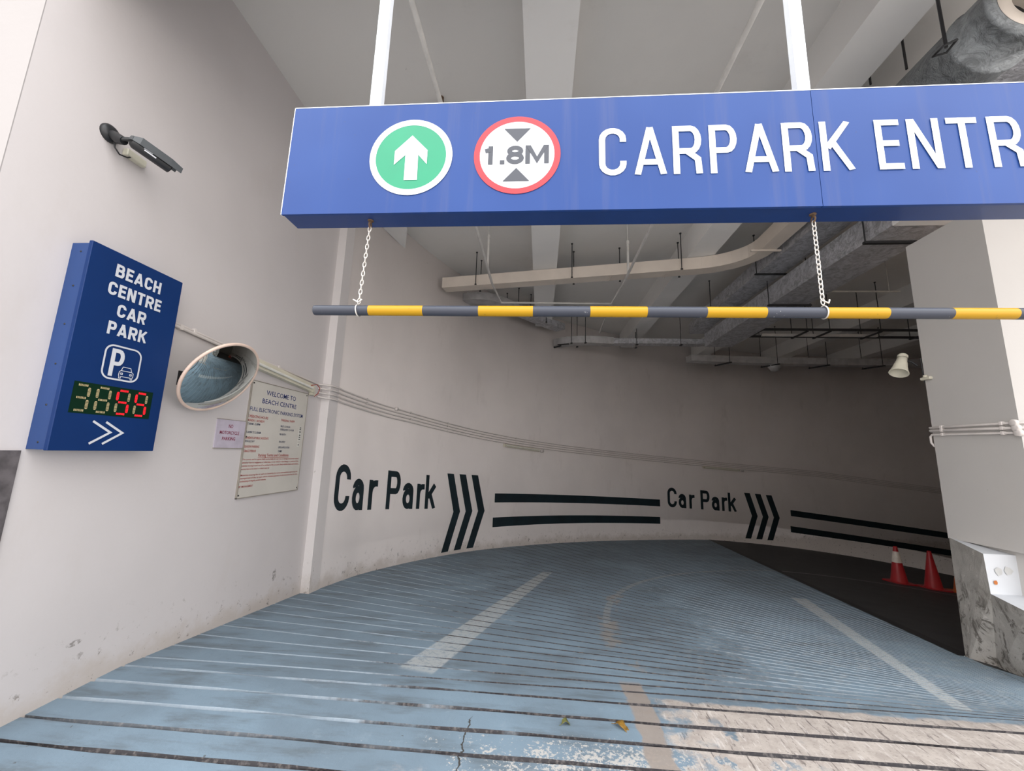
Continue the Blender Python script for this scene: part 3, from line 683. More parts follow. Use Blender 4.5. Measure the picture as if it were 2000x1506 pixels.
# ------------------------------------------------------------------ blue vacancy sign on the left wall
ls = thing('parking_sign', 'navy wall sign reading BEACH CENTRE CAR PARK with red digits 55', 'sign', (-3.0,2.445,-.06+H))
FX = -2.84
b = MB(); b.box((-3.0,2.145,-.062+H),(-2.868,2.755,1.238+H)); b.build('housing', M['led_side'], ls)
b = MB(); b.box((-2.866,2.128,-.066+H),(FX,2.770,1.246+H), bev=.003); b.build('face_panel', M['led_face'], ls)
for z in (-.02,.2,.45,.7,.95,1.18):
    b = MB(); b.lathe((-2.93,2.146,z+H), (0,-1,0), [(.006,0),(.006,.003),(0,.003)], 8); b.build('rivet', M['dark'], ls)
Q = lambda u, v: (FX+.003, u, v+H)
BW = {'B':.056,'E':.047,'A':.062,'C':.055,'H':.056,'N':.056,'T':.052,'R':.057,'P':.053,'K':.060}
items = row('BEACH',2.445,1.080,.088,BW,.010,.0175)+row('CENTRE',2.445,.950,.088,BW,.010,.0175)+row('CAR',2.440,.820,.088,BW,.010,.0175)+row('PARK',2.437,.692,.088,BW,.010,.0175)
for it in items: stroke_text([it], Q).build('letter', M['sign_white'], ls)
def rrect(cx, cz, w, h, r, n=6):
    o = []
    for sx, sz, a in ((1,1,0),(-1,1,90),(-1,-1,180),(1,-1,270)): o += arc(cx+sx*(w/2-r), cz+sz*(h/2-r), r, r, a, a+90, n)
    return o+[o[0]]
b = MB()
def ln(pts, t, mb=None, off=.003):
    vs, fs = ribbon(pts, t); (mb or b).add([(FX+off, u, v+H) for u, v in vs], fs)
ln(rrect(2.439,.516,.232,.222,.05), .011); b.build('symbol_frame', M['sign_white'], ls); b = MB()
for kk, pl in enumerate(glyph('P', .085/.185, .026/.185)):
    vs, fs = ribbon(pl, .026/.185); b.add([(FX+.003+.0004*kk, 2.362+x*.185, .422+yv*.185+H) for x, yv in vs], fs)
b.build('letter', M['sign_white'], ls); b = MB()
ln([(2.432,.418),(2.432,.432),(2.428,.436),(2.430,.462),(2.440,.470),(2.449,.496),(2.500,.496),(2.510,.470),(2.522,.462),(2.523,.436),(2.518,.432),(2.518,.418),(2.508,.418),(2.508,.430),(2.443,.430),(2.443,.418),(2.432,.418)], .0045)
ln([(2.443,.470),(2.508,.470)], .0045); ln([(2.440,.455),(2.452,.455),(2.452,.445),(2.440,.445),(2.440,.455)], .004); ln([(2.500,.455),(2.512,.455),(2.512,.445),(2.500,.445),(2.500,.455)], .004)
part_label(b.build('car_symbol', M['sign_white'], ls), 'small white car outline')
for du in (0,.077): b = MB(); ln([(2.334+du,.120),(2.448+du,.054),(2.334+du,-.022)], .014); b.build('chevron', M['sign_white'], ls)
b = MB(); b.box((FX-.004,2.190,.162+H),(FX+.0012,2.690,.356+H)); dsp = part_label(b.build('digit_display', M['pcb'], ls), 'green circuit display with four digits')
SEGS = {'3':'abcdg','8':'abcdefg','5':'acdfg'}
def seg_pts(u0, v0, w, h):
    m = v0+h/2; e = .011
    return {'a':((u0+e,v0+h),(u0+w-e,v0+h)),'d':((u0+e,v0),(u0+w-e,v0)),'g':((u0+e,m),(u0+w-e,m)),'f':((u0,m+e),(u0,v0+h-e)),'e':((u0,v0+e),(u0,m-e)),'b':((u0+w,m+e),(u0+w,v0+h-e)),'c':((u0+w,v0+e),(u0+w,m-e))}
for i, (chv, lit) in enumerate((('3',0),('8',0),('8',2),('8',2))):
    u0 = 2.203+.1235*i; sp = seg_pts(u0, .180, .074, .156)
    for s in SEGS[chv]:
        (a0,b0),(a1,b1) = sp[s]; k = 7; tgt = MB(); is_on = bool(lit) and s in SEGS['5']; vs = []
        hz = abs(a1-a0) > abs(b1-b0)
        for j in range(k+1):                             # one bar with a notched outline, row by row
            f = j/k; cu, cv = a0+(a1-a0)*f, b0+(b1-b0)*f; hw = .0085 if 0 < j < k else .004
            g0 = .0016
            for dd in ((-g0, g0) if 0 < j < k else (0,)):
                for e in (-1, 1): vs.append((FX+.0035, cu+(dd if hz else e*hw), cv+(e*.0065 if hz else dd)+H) if True else 0)
        n2 = len(vs)//2; tgt.add(vs, [(2*q,2*q+1,2*q+3,2*q+2) for q in range(n2-1) if q % 2 == 0])
        part_label(tgt.build('digit_segment', M['seg_on'] if is_on else M['seg_off'], dsp), 'lit red segment' if is_on else 'unlit segment')

# ------------------------------------------------------------------ boards on the left wall
WX = -3.0
pb = thing('information_board', 'large off-white board headed WELCOME TO BEACH CENTRE with small print', 'notice board', (-2.99,4.35,-.526+H))
b = MB(); b.box((WX,3.856,-.526+H),(-2.985,4.848,.664+H)); b.build('panel', M['board'], pb)
b = MB()
for a, c in (((3.850,-.532),(4.854,-.524)),((3.850,.662),(4.854,.670)),((3.850,-.532),(3.858,.670)),((4.846,-.532),(4.854,.670))): b.box((WX,a[0],a[1]+H),(-2.981,c[0],c[1]+H))
part_label(b.build('edge_trim', M['board_edge'], pb), 'thin brown edge')
S = lambda u, v: (-2.9825, u, v+H)
def text_lines(rows, name, m, root, place, bold, lab=None):
    for t, u0, u1, v, h in rows:
        b = MB(); fit_text(b, t, u0, u1, v, h, place, bold*.4); o = b.build(name, m, root)
        if lab: part_label(o, lab)
text_lines((('WELCOME TO',4.081,4.604,.540,.055),('BEACH CENTRE',4.033,4.634,.447,.052),('FULL ELECTRONIC PARKING SYSTEM',3.868,4.783,.352,.042)), 'headline', M['ink_blue'], pb, S, .012)
text_lines((('7.00AM - 5.00PM',3.862,4.045,.205,.022),('5.00PM TO 2.00AM',3.859,4.069,.120,.022),('WHOLE DAY',3.858,3.995,.028,.022),('FIRST 1/2 HOUR',4.384,4.56,.212,.022),('SUBSEQUENT 1/2 HOUR',4.384,4.64,.176,.022),('PER ENTRY',4.383,4.50,.120,.022),('PER ENTRY',4.388,4.50,.035,.022),('UPON APPLICATION',4.388,4.59,-.028,.022),('10 MIN',4.392,4.46,-.072,.024)), 'text_line', M['ink_navy'], pb, S, .02)
text_lines((('OPERATING HOURS',3.856,4.156,.280,.028),('MONDAY - SATURDAY',3.855,4.11,.240,.025),('PARKING TARIFF',4.384,4.633,.280,.026),('SUNDAYS & PUBLIC HOLIDAYS',3.857,4.205,.062,.025),('SEASON PARKING',3.859,4.075,-.028,.025),('GRACE PERIOD',3.859,4.035,-.073,.025),('Parking Terms and Conditions',4.078,4.593,-.120,.032),
    ('The owner and its agents shall not be liable for any loss or damage howsoever caused,',3.861,4.803,-.155,.017),('whether due to negligence or otherwise, to any vehicle or the fittings or contents of any',3.861,4.803,-.187,.017),('vehicle moving in and out of or parked in the car park. Every vehicle enters and remains',3.862,4.803,-.219,.017),('entirely there at its owner\'s or driver\'s sole risk.',3.861,4.282,-.251,.017),
    ('Motorists entering the car park are bound by the terms and conditions governing the',3.864,4.806,-.312,.017),('management of the car park which include payment of administrative fees for the',3.864,4.806,-.342,.017),('unclamping of illegally parked vehicles.',3.864,4.25,-.372,.017),('BY MANAGEMENT',3.862,4.058,-.426,.020)), 'text_line', M['ink_red'], pb, S, .014)
b = MB(); b.box((-2.985,4.078,-.1325+H),(-2.9828,4.593,-.1290+H)); b.build('underline', M['ink_red'], pb)
for u, v in ((3.875,.640),(4.825,.640),(3.872,-.500),(4.83,-.500),(3.868,.08)):
    b = MB(); b.lathe((-2.985,u,v+H), (1,0,0), [(.009,0),(.009,.003),(0,.004)], 10); b.build('screw', M['rod'], pb)
b = MB(); b.box((-2.985,4.745,.06+H),(-2.9832,4.79,.235+H)); b.box((-2.985,4.74,-.005+H),(-2.9832,4.78,.04+H)); st = part_label(b.build('sticker', M['label'], pb), 'small pale phone stickers')
b = MB()
for v in (.08,.105,.13,.17,.2,.22): b.box((-2.983,4.752,v+H),(-2.9826,4.782,v+.012+H))
b.box((-2.983,4.75,.01+H),(-2.9826,4.77,.026+H)); b.build('sticker_print', M['ink_black'], st)
nb = thing('warning_notice', 'small lilac board reading NO MOTORCYCLE PARKING beside the large board', 'notice board', (-2.99,3.66,-.035+H))
b = MB(); b.box((WX,3.488,-.035+H),(-2.990,3.846,.233+H)); b.build('panel', M['notice'], nb)
S2 = lambda u, v: (-2.9885, u, v+H); b = MB()
text_lines((('NO',3.628,3.683,.156,.034),('MOTORCYCLE',3.530,3.774,.094,.032),('PARKING',3.568,3.731,.038,.032)), 'text_line', M['ink_maroon'], nb, S2, .028)
b = MB(); b.box((WX,3.486,-.042+H),(-2.987,3.846,-.034+H)); b.box((WX,3.484,.231+H),(-2.987,3.846,.236+H)); part_label(b.build('edge_trim', M['board_edge'], nb), 'thin metal edge')

# ------------------------------------------------------------------ convex mirror
mc = Vector((-2.72,3.14,.560+H)); mn = Vector((.837,.0,-.547)).normalized(); R = .335
mt = thing('convex_mirror', 'round convex traffic mirror tilted down on the left wall beside the board', 'mirror', tuple(mc))
prof = []; D = .085; RS = (R*R+D*D)/(2*D)
for i in range(15): r = R*.965*(1-i/14); prof.append((max(r,1e-4), math.sqrt(RS*RS-r*r)-(RS-D)))
b = MB(); b.lathe(mc, mn, prof, 64); b.build('mirror_dome', M['mirror'], mt)
b = MB(); b.torus(mc, mn, R*.985, .013, 64, 10); part_label(b.build('rim', M['rim'], mt), 'faded pinkish rim')
b = MB(); b.lathe(mc, -mn, [(R*.98,0),(R*.93,.02),(R*.55,.045),(.05,.055),(0.001,.055)], 48); b.build('back_shell', M['cream_plastic'], mt)
b = MB(); back = mc-mn*.055; b.tube([back, back-mn*.05, (-2.93,3.13,back.z-.05), (-3.0,3.13,back.z-.05)], .018, 10); b.box((-3.0,3.02,back.z-.12),(-2.99,3.2,back.z+.0)); part_label(b.build('bracket', M['rod'], mt), 'dark wall bracket')

# ------------------------------------------------------------------ security camera
sc = thing('security_camera', 'dark bullet security camera on the left wall above the navy sign', 'camera', (-3.0,2.2,2.06+H))
def W3(x, y, z): return Vector((x,y,z+H))
b = MB(); b.lathe(W3(-3.0,2.205,2.085), (1,0,0), [(.062,0),(.062,.012),(.05,.026),(.03,.034),(0.001,.034)], 24); b.build('mount_plate', M['dark'], sc)
b = MB(); b.tube([W3(-2.97,2.205,2.075),W3(-2.91,2.20,2.035),W3(-2.87,2.20,2.02)], [.030,.034,.026], 12); b.tube([W3(-2.88,2.19,2.025),W3(-2.84,2.205,2.035),W3(-2.80,2.235,2.03)], [.014,.014,.012], 8); b.build('swivel_arm', M['dark'], sc)
bk = W3(-2.80,2.190,2.020); ft = W3(-2.725,2.425,1.985); ax = (ft-bk).normalized(); sd = ax.cross(Vector((0,0,1))).normalized(); uu = sd.cross(ax).normalized()
roll = math.radians(-22); sd, uu = sd*math.cos(roll)+uu*math.sin(roll), -sd*math.sin(roll)+uu*math.cos(roll)
mid = (bk+ft)/2; L = (ft-bk).length/2
b = MB(); b.tube([bk-uu*.012, bk+ax*.02-uu*.012, ft-ax*.02-uu*.012], [.026,.039,.039], 16); cb = b.build('body', M['dark'], sc)
b = MB(); b.lathe(ft-ax*.02-uu*.012, ax, [(.039,0),(.039,.004),(.030,.004),(.025,-.004),(0.001,-.004)], 20); b.build('lens', M['glass_lens'], cb)
b = MB()
def shade(t, w, hgt): c = bk+ax*t; return [c-sd*w-uu*.006, c-sd*(w*.72)+uu*hgt, c+sd*(w*.72)+uu*hgt, c+sd*w-uu*.006]
rw = [shade(-.005,.034,.024), shade(.03,.052,.046), shade(.21,.056,.046), shade(.285,.052,.034)]
for i in range(3): b.add(rw[i]+rw[i+1], [(k,k+1,4+k+1,4+k) for k in range(3)])
b.add(rw[0], [(0,1,2,3)])
o = b.build('sun_shield', M['cam_grey'], sc); sm = o.modifiers.new('thickness','SOLIDIFY'); sm.thickness = .004
part_label(o, 'grey sun shield')
b = MB(); b.obox(bk+ax*.10+sd*.040-uu*.018, ax*.035, sd*.0015, uu*.004); b.obox(bk+ax*.085+sd*.041-uu*.008, ax*.025, sd*.0015, uu*.003); part_label(b.build('side_label', M['edge_white'], sc), 'small white side label')
b = MB(); b.box((-3.0,2.30,2.005+H),(-2.955,2.44,2.055+H), bev=.006); part_label(b.build('junction_box', M['cream_plastic'], sc), 'cream junction box')
b = MB(); b.tube([W3(-2.965,2.215,2.04),W3(-2.955,2.22,1.99),W3(-2.955,2.255,1.965),W3(-2.96,2.31,1.985),W3(-2.965,2.335,2.01)], .005, 8); part_label(b.build('cable', M['dark'], sc), 'looped black cable')

# ------------------------------------------------------------------ tube light and conduits on the left wall
tl = thing('wall_tube_light', 'long yellowed tube light sloping on the left wall above the board', 'light', (-2.96,4.2,.83+H))
a0 = Vector((-2.965,3.42,.875+H)); a1 = Vector((-2.965,4.86,.745+H)); d = (a1-a0).normalized(); nz = Vector((1,0,0)).cross(d); nz = nz if nz.z > 0 else -nz
b = MB(); b.obox((a0+a1)/2, d*(a1-a0).length/2, (.034,0,0), nz*.048); b.build('body', M['lampbody'], tl)
b = MB(); b.tube([a0+Vector((.052,0,0))+d*.04-nz*.01, a1+Vector((.052,0,0))-d*.04-nz*.01], .014, 12); part_label(b.build('tube', M['tube_glass'], tl), 'unlit fluorescent tube')
b = MB(); b.obox(a1+d*.015+Vector((.01,0,0))-nz*.01, d*.018, (.03,0,0), nz*.045); b.obox(a1+d*.05+Vector((.0,0,0))-nz*.055, d*.03, (.026,0,0), nz*.03); b.build('end_socket', M['cream_plastic'], tl)
b = MB(); b.tube([a1-d*.06+Vector((.036,0,0))+nz*.02, a1+d*.04+Vector((.05,0,0))+nz*.06, a1+d*.13+Vector((.045,0,0))+nz*.03, a1+d*.13+Vector((.03,0,0))-nz*.04, a1+d*.09+Vector((.01,0,0))-nz*.09], .005, 8); part_label(b.build('wire', M['red_wire'], tl), 'red wire loop')
def tube_obj(name, pts, r, m, label, cat, group=None, n=8, origin=None):
    b = MB(); b.tube(pts, r, n); return tag(b.build(name, m, origin=origin or tuple(pts[0])), label, cat, group)
for i, (za, zb, x, lab) in enumerate(((.968,.834,-2.985,'upper of the two conduits running above the tube light'),(.945,.90,-2.975,'lower of the two conduits from the navy sign to the tube light'))):
    y1 = 5.06 if i == 0 else 3.45
    t = thing('conduit', lab, 'conduit', (-2.98,2.80,za+H), 'wall conduits')
    b = MB(); b.tube([(x,2.77,za+.006+H),(x,3.4,.925+.0+H if i == 0 else .898+H),(x,y1,(.828 if i == 0 else .893)+H)], .011 if i == 0 else .014, 8); b.build('pipe', M['conduit'], t)
    for yy in (3.09,4.22) if i == 0 else (2.95,):
        f = (yy-2.77)/(3.4-2.77) if yy < 3.4 else 1+(yy-3.4)/(5.06-3.4)
        zz = (.974+(.925-.974)*f if f <= 1 else .925+(.828-.925)*(f-1)) if i == 0 else .94
        b = MB(); b.box((WX,yy-.014,zz-.022+H),(x+.014,yy+.014,zz+.022+H), bev=.003); b.build('clip', M['conduit'], t)

# conduits on the curved wall, bending over the pilaster
ZT = ((0,.835),(.92,.785),(1.79,.727),(2.24,.703),(3.51,.598),(6.07,.386),(8.0,.263),(12,.031),(18.7,-.355),(24,-.93))
def zc(s):
    for (a,za),(c,zb) in zip(ZT, ZT[1:]):
        if s <= c: return za+(zb-za)*(s-a)/(c-a)
    return ZT[-1][1]
names = ('topmost','second','third','lowest')
for k in range(4):
    off = .060*k
    t = thing('conduit', f'{names[k]} of the four parallel conduits along the curved back wall', 'conduit', (-2.85,5.2,.80-off+H), 'wall conduits')
    pts = [(-2.985,5.06,.828-off*.9+H),(-2.90,5.16,.832-off+H),(-2.868,5.22,.834-off+H),(-2.868,5.40,.832-off+H)]
    s = .25
    while s < 23.8: p = on_wall(s, .016); pts.append((p.x,p.y,zc(s)-off+H)); s += .3
    b = MB(); b.tube(pts, .0125, 6); b.build('pipe', M['conduit'], t)
    for s in ((.93,2.25,3.5,6.07,9.2,12.4,15.5) if k == 0 else (.93,3.5,9.2) if k == 1 else (2.25,6.07) if k == 2 else (3.5,12.4)):
        p = on_wall(s, .012); d2 = on_wall(s+.05, .012)-p; d2 = Vector((d2.x,d2.y,0)).normalized()
        b = MB(); b.obox((p.x,p.y,zc(s)-off+H), d2*.014, Vector((d2.y,-d2.x,0))*.016, (0,0,.018)); b.build('clip', M['conduit'], t)
    if k == 0:
        p = on_wall(1.79, .02); b = MB(); b.lathe((p.x,p.y,zc(1.79)+H), (.95,-.3,0), [(.034,-.02),(.034,.02),(0.001,.024)], 14); b.build('junction_box', M['conduit'], t)
for s0, s1, za, zb, lab in ((5.586,6.95,.185,.085,'small tube light under the conduits on the curved wall, above the first long stripes'),(14.04,15.6,-.315,-.395,'small tube light under the conduits, above the farther Car Park lettering')):
    pa = on_wall(s0,.04); pc = on_wall(s1,.04); A = Vector((pa.x,pa.y,za+H)); B = Vector((pc.x,pc.y,zb+H)); d = (B-A).normalized(); sd2 = Vector((d.y,-d.x,0)).normalized()
    t = thing('small_wall_light', lab, 'light', tuple((A+B)/2), 'small wall lights')
    b = MB(); b.obox((A+B)/2, d*(B-A).length/2, sd2*.03, (0,0,.035)); b.build('body', M['lampbody'], t)
    b = MB(); b.tube([A+sd2*.045+d*.05, B+sd2*.045-d*.05], .014, 8); b.build('tube', M['tube_glass'], t)
    b = MB(); b.lathe(B+d*.14, sd2, [(.055,-.04),(.055,.02),(.02,.025),(0.001,.025)], 14); b.build('junction_box', M['conduit'], t)

# tube lights added to lift the interior, after one lamp in the convex mirror
_n = NT('added_fill_tube'); _n.set(color=(0.9,0.9,0.85), emit=(1.0,0.80,0.66), emit_s=FILL_LAMP); M['fill_tube'] = _n.m
for xx, lab in ((5.7,'added fill tube light on the inner side of the right wall, nearest the pier'),(8.2,'added fill tube light in the middle of the inner side of the right wall'),(12.5,'added fill tube light farthest along the inner side of the right wall')):
    zz = 1.7-.1*(xx-5.7)*.5
    t = thing('fill_tube_light', lab, 'light', (xx,4.5,zz+H), 'added fill tube lights')
    b = MB(); b.box((xx-.62,4.45,zz-.05+H),(xx+.62,4.50,zz+.05+H), bev=.008); b.build('body', M['lampbody'], t)
    b = MB(); b.tube([(xx-.58,4.525,zz+H),(xx+.58,4.525,zz+H)], .018, 10); part_label(b.build('tube', M['fill_tube'], t), 'lit tube of the added fill light')

# conduits strapped round the pier
for i, (za, zb, r, lab) in enumerate(((.382,.378,.011,'upper conduit round the right pier'),(.352,.335,.013,'middle conduit round the right pier, dark shadow under it'),(.312,.292,.010,'lower conduit round the right pier, curling back behind it'))):
    t = thing('conduit', lab, 'conduit', (4.04,4.07,za+H), 'pier conduits')
    pts = [(4.2,4.466,za-.03+H),(4.06,4.468,za-.004+H),(4.043,4.455,za+H),(4.043,3.70,zb+H),(4.06,3.668,zb+H),(5.2,3.668,zb-.02+H)]
    if i == 2: pts = [(4.075,4.466,.19+H),(4.050,4.470,.23+H),(4.043,4.462,.29+H),(4.043,4.44,.312+H)]+pts[3:]
    b = MB(); b.tube(pts, r, 8); b.build('pipe', M['conduit'], t)
    b = MB(); b.lathe((4.055,3.705-.01*i,zb+H), (-1,0,0), [(.030,-.002),(.030,.026),(.024,.030),(0.001,.030)], 16); b.build('junction_box', M['conduit'], t)
    for yy in (4.33,3.80):
        b = MB(); b.box((4.028,yy-.012,zb+.004-.018+(za-zb)*(yy-3.7)/.75+H),(4.06,yy+.012,zb+.018+(za-zb)*(yy-3.7)/.75+H), bev=.003); b.build('clip', M['conduit'], t)

# ------------------------------------------------------------------ horn loudspeaker on the pier
hs = thing('horn_speaker', 'cream horn loudspeaker fixed to far edge of the right pier', 'speaker', (3.9,4.5,1.03+H))
a = Vector((3.950,4.55,1.15+H)); bb = Vector((3.845,4.50,.955+H)); d = (bb-a).normalized()
b = MB(); b.lathe(a, d, [(0.001,-.005),(.042,-.005),(.046,.05),(.05,.06),(.060,.12),(.072,.17),(.082,.20),(.084,.207),(.076,.207),(.05,.12),(0.001,.10)], 28); b.build('horn', M['cream_plastic'], hs)
b = MB(); b.lathe(a, -d, [(.046,0),(.046,.03),(.036,.045),(0.001,.045)], 20); b.build('driver_cap', M['cream_plastic'], hs)
b = MB(); b.tube([a+d*.03, a+d*.03+Vector((.09,0,-.01)), (4.07,4.52,1.06+H)], .010, 8); b.tube([(4.065,4.47,1.13+H),(4.068,4.465,.86+H)], .008, 6); part_label(b.build('bracket', M['rod'], hs), 'dark bracket')
b = MB(); b.box((4.025,4.36,.885+H),(4.06,4.47,.915+H), bev=.006); b.lathe((4.04,4.42,.915+H), (0,0,1), [(.02,0),(.018,.02),(.001,.024)], 12); b.build('clamp', M['cream_plastic'], hs)

# ------------------------------------------------------------------ ducts, pipes and ladder under the ceiling
def hang(b, x, y, z, r=.009): b.tube([(x,y,z),(x,y,CEIL)], r, 6); b.lathe((x,y,CEIL), (0,0,-1), [(.022,0),(.018,.02),(.001,.024)], 8)
cd = thing('cream_duct', 'cream rectangular air duct crossing below the ceiling and bending toward the street', 'duct', (1,7.5,3.46+H))
path = [(-2.16,8.08),(2.75,7.26)]
for i in range(1, 9):
    f = i/8; path.append((2.75+.975*math.sin(f*math.pi/2)*1.0, 7.26-.16*f-.62*(1-math.cos(f*math.pi/2))))
path += [(3.725,6.2),(3.725,4.0),(3.725,2.9)]
b = MB(); b.sweep_rect(path, .25, 3.46+H, 3.69+H); b.build('duct_body', M['cream'], cd)
for fx in (-.85,.25,1.30,2.35):
    fy = 7.60-.167*(fx-.1)
    b = MB()
    for e in (-.02,.02): b.obox((fx+e,fy+.12,3.575+H), (.004,0,0), (-.02,.137,0), (0,0,.119))
    b.build('flange', M['cream'], cd)
for x, y in ((-1.414,7.76),(-1.37,8.12),(.56,7.44),(.62,7.76),(1.53,7.63),(2.555,7.10),(2.62,7.44)):
    b = MB(); hang(b, x, y, 3.44+H); b.box((x-.02,y-.012,3.44+H),(x+.02,y+.012,3.458+H)); part_label(b.build('hanger_rod', M['rod'], cd), 'black hanger rod')
b = MB(); b.box((3.45,6.42,3.435+H),(3.93,6.46,3.458+H)); b.build('support_strip', M['cream'], cd)

fa = thing('foil_duct', 'left of two foil-wrapped ducts right of centre, next to the cream duct', 'duct', (4.2,6.5,3.40+H), 'foil ducts')
b = MB(); b.sweep_rect([(4.18,2.95),(4.18,4.0),(4.18,6.0),(4.18,8.0),(4.18,10.2),(4.3,10.95)], .46, 3.40+H, 3.66+H); b.build('duct_body', M['foil'], fa)
for x, y in ((3.93,5.2),(3.93,7.2),(4.43,7.2),(3.93,9.2)):
    b = MB(); hang(b, x, y, 3.38+H); part_label(b.build('hanger_rod', M['rod'], fa), 'black hanger rod')
b = MB()
for y in (5.2,7.2,9.2): b.box((3.90,y-.02,3.375+H),(4.46,y+.02,3.398+H))
b.build('support_strip', M['rod'], fa)
fb2 = thing('foil_duct', 'wide foil-wrapped duct resting above the right pier, end painted white', 'duct', (4.7,6.5,2.92+H), 'foil ducts')
b = MB(); b.sweep_rect([(4.66,4.85),(4.66,6.2),(4.66,7.5),(4.66,9.5),(4.66,10.6)], .68, 2.93+H, 3.28+H); b.build('duct_body', M['foil'], fb2)
b = MB(); b.sweep_rect([(4.66,3.1),(4.66,4.85)], .70, 2.915+H, 3.29+H); part_label(b.build('painted_end', M['beam'], fb2), 'white painted end')
b = MB(); b.box((4.27,5.22,2.895+H),(5.05,5.27,2.925+H)); b.box((4.27,7.5,2.895+H),(5.05,7.55,2.925+H)); b.build('support_strip', M['rod'], fb2)
for x, y in ((4.29,5.245),(4.29,7.525),(5.03,7.525)):
    b = MB(); hang(b, x, y, 2.9+H); part_label(b.build('hanger_rod', M['rod'], fb2), 'black hanger rod')

rd = thing('round_duct', 'fat grey round duct with open cream end, top right above the sign', 'duct', (3.32,2.9,3.2+H))
oc = Vector((3.36,2.53,3.22+H)); R = .265
b = MB(); b.lathe(oc, (0,1,0), [(R*.80,.0),(R,.0),(R+.012,.01),(R+.012,.035),(R,.04),(R,.26),(R+.014,.265),(R+.014,.30),(R,.305),(R,1.6),(R*.9,1.62),(0.001,1.62)], 40); b.build('duct_body', M['duct_grey'], rd)
b = MB(); b.lathe(oc, (0,1,0), [(R*.82,-.002),(R*.80,-.008),(R*.5,-.008),(R*.47,.02),(R*.47,.25)], 40); part_label(b.build('end_lining', M['cream'], rd), 'cream lining ring')
b = MB(); b.lathe(oc, (0,1,0), [(R*.47,.12),(0.001,.12)], 30); b.build('end_hole', M['dark'], rd)
b = MB(); hang(b, 2.99,2.74, 3.1+H, .011); b.tube([(3.03,2.70,3.12+H),(2.95,2.72,3.09+H),(2.95,2.80,3.09+H),(3.05,2.80,3.12+H),(3.03,2.70,3.12+H)], .009, 6); part_label(b.build('hanger_rod', M['rod'], rd), 'black rod with bracket')

ld = thing('silver_duct', 'silver duct along the curved wall behind the left part of the height bar', 'duct', (-.6,10,3.6+H), 'silver ducts')
lp = catmull([(-1.86,9.10),(-1.62,9.02),(-1.34,9.06),(-1.08,9.26),(-.86,9.55)], 6)
b = MB(); b.sweep_rect(lp, .34, 3.56+H, 3.74+H); b.build('elbow', M['sheet'], ld)
b = MB(); b.sweep_rect([(-.86,9.55),(-.3,10.28),(.15,10.86),(.52,11.26)], .34, 3.565+H, 3.735+H); b.build('duct_body', M['foil'], ld)
b = MB(); b.obox((-1.86,9.10,3.67+H), (.012,.004,0), (-.06,.19,0), (0,0,.115)); b.build('flange', M['sheet'], ld)
for x, y in ((-.95,9.95),(-.62,9.62),(-.32,10.02),(-.15,9.98),(.1,10.5)):
    b = MB(); hang(b, x, y, 3.56+H); b.box((x-.02,y-.05,3.545+H),(x+.02,y+.05,3.565+H)); part_label(b.build('hanger_rod', M['rod'], ld), 'black hanger rod')
ld = thing('silver_duct', 'silver duct with a rounded elbow running right below the height bar', 'duct', (2,11.6,3.3+H), 'silver ducts')
lp = catmull([(.46,11.88),(.62,11.70),(.92,11.57),(1.30,11.52),(1.70,11.56),(2.06,11.62)], 6)
b = MB(); b.sweep_rect(lp, .34, 3.235+H, 3.44+H); b.build('elbow', M['sheet'], ld)
b = MB(); b.sweep_rect([(2.06,11.62),(4.55,11.62),(4.85,11.50),(4.95,11.20)], .30, 3.26+H, 3.41+H); b.build('duct_body', M['foil'], ld)
b = MB(); b.obox((.43,11.82,3.33+H), (.015,.012,0), (-.13,.14,0), (0,0,.125)); b.obox((.62,11.50,3.215+H), (.16,-.05,0), (.01,.02,0), (0,0,.012)); b.build('flange', M['rod'], ld)
for x, y in ((.85,11.36),(1.05,11.76),(1.25,11.30),(2.75,11.45),(2.8,11.79),(4.0,11.45)):
    b = MB(); hang(b, x, y, 3.22+H); b.box((x-.03,y-.06,3.20+H),(x+.03,y+.06,3.22+H)); part_label(b.build('hanger_rod', M['rod'], ld), 'black hanger rod')

sp = thing('sprinkler_pipe', 'thin pale pipe loop hanging across the ceiling in front of the cream duct', 'pipe', (.3,7,3.3+H))
b = MB(); b.tube([(-.985,2.2,3.20+H),(-.985,7.2,3.20+H),(-.90,8.15,3.20+H),(1.45,8.2,3.20+H),(1.50,7.2,3.2+H),(1.50,2.2,3.20+H)], .022, 10); b.build('pipe', M['pipe'], sp)
b = MB(); b.tube([(1.45,8.2,3.20+H),(1.50,10.25,3.20+H)], .02, 8); b.build('branch_pipe', M['pipe'], sp)
for x, y in ((-.985,6.5),(1.50,6.75)):
    b = MB(); b.tube([(x,y,3.2+H),(x,y,3.75+H)], .022, 8); b.tube([(x,y,3.75+H),(x,y,3.72+.1+H)], .03, 8); b.tube([(x,y,3.8+H),(x,y,CEIL)], .010, 6); b.build('drop_pipe', M['pipe'], sp)
b = MB(); b.tube([(-1.255,4.04,4.02+H),(-1.255,4.04,CEIL)], .03, 10); b.tube([(-1.255,4.04,3.93+H),(-1.255,4.04,4.03+H)], .018, 8); b.box((-1.32,4.0,3.92+H),(-1.19,4.06,3.935+H)); tag(b.build('ceiling_hook', M['rusty'], origin=(-1.255,4.04,3.95+H)), 'small rusty ceiling hook showing just above the top edge of the sign', 'hook')
for x, y, z, lab in ((3.24,3.30,3.52,'long black rod hanging from the ceiling left of the round duct'),(3.2,3.62,3.7,'short black rod hanging beside the ceiling beam above the sign')):
    b = MB(); hang(b, x, y, z+H, .010); tag(b.build('hanger_rod', M['rod'], origin=(x,y,z+H)), lab, 'rod')

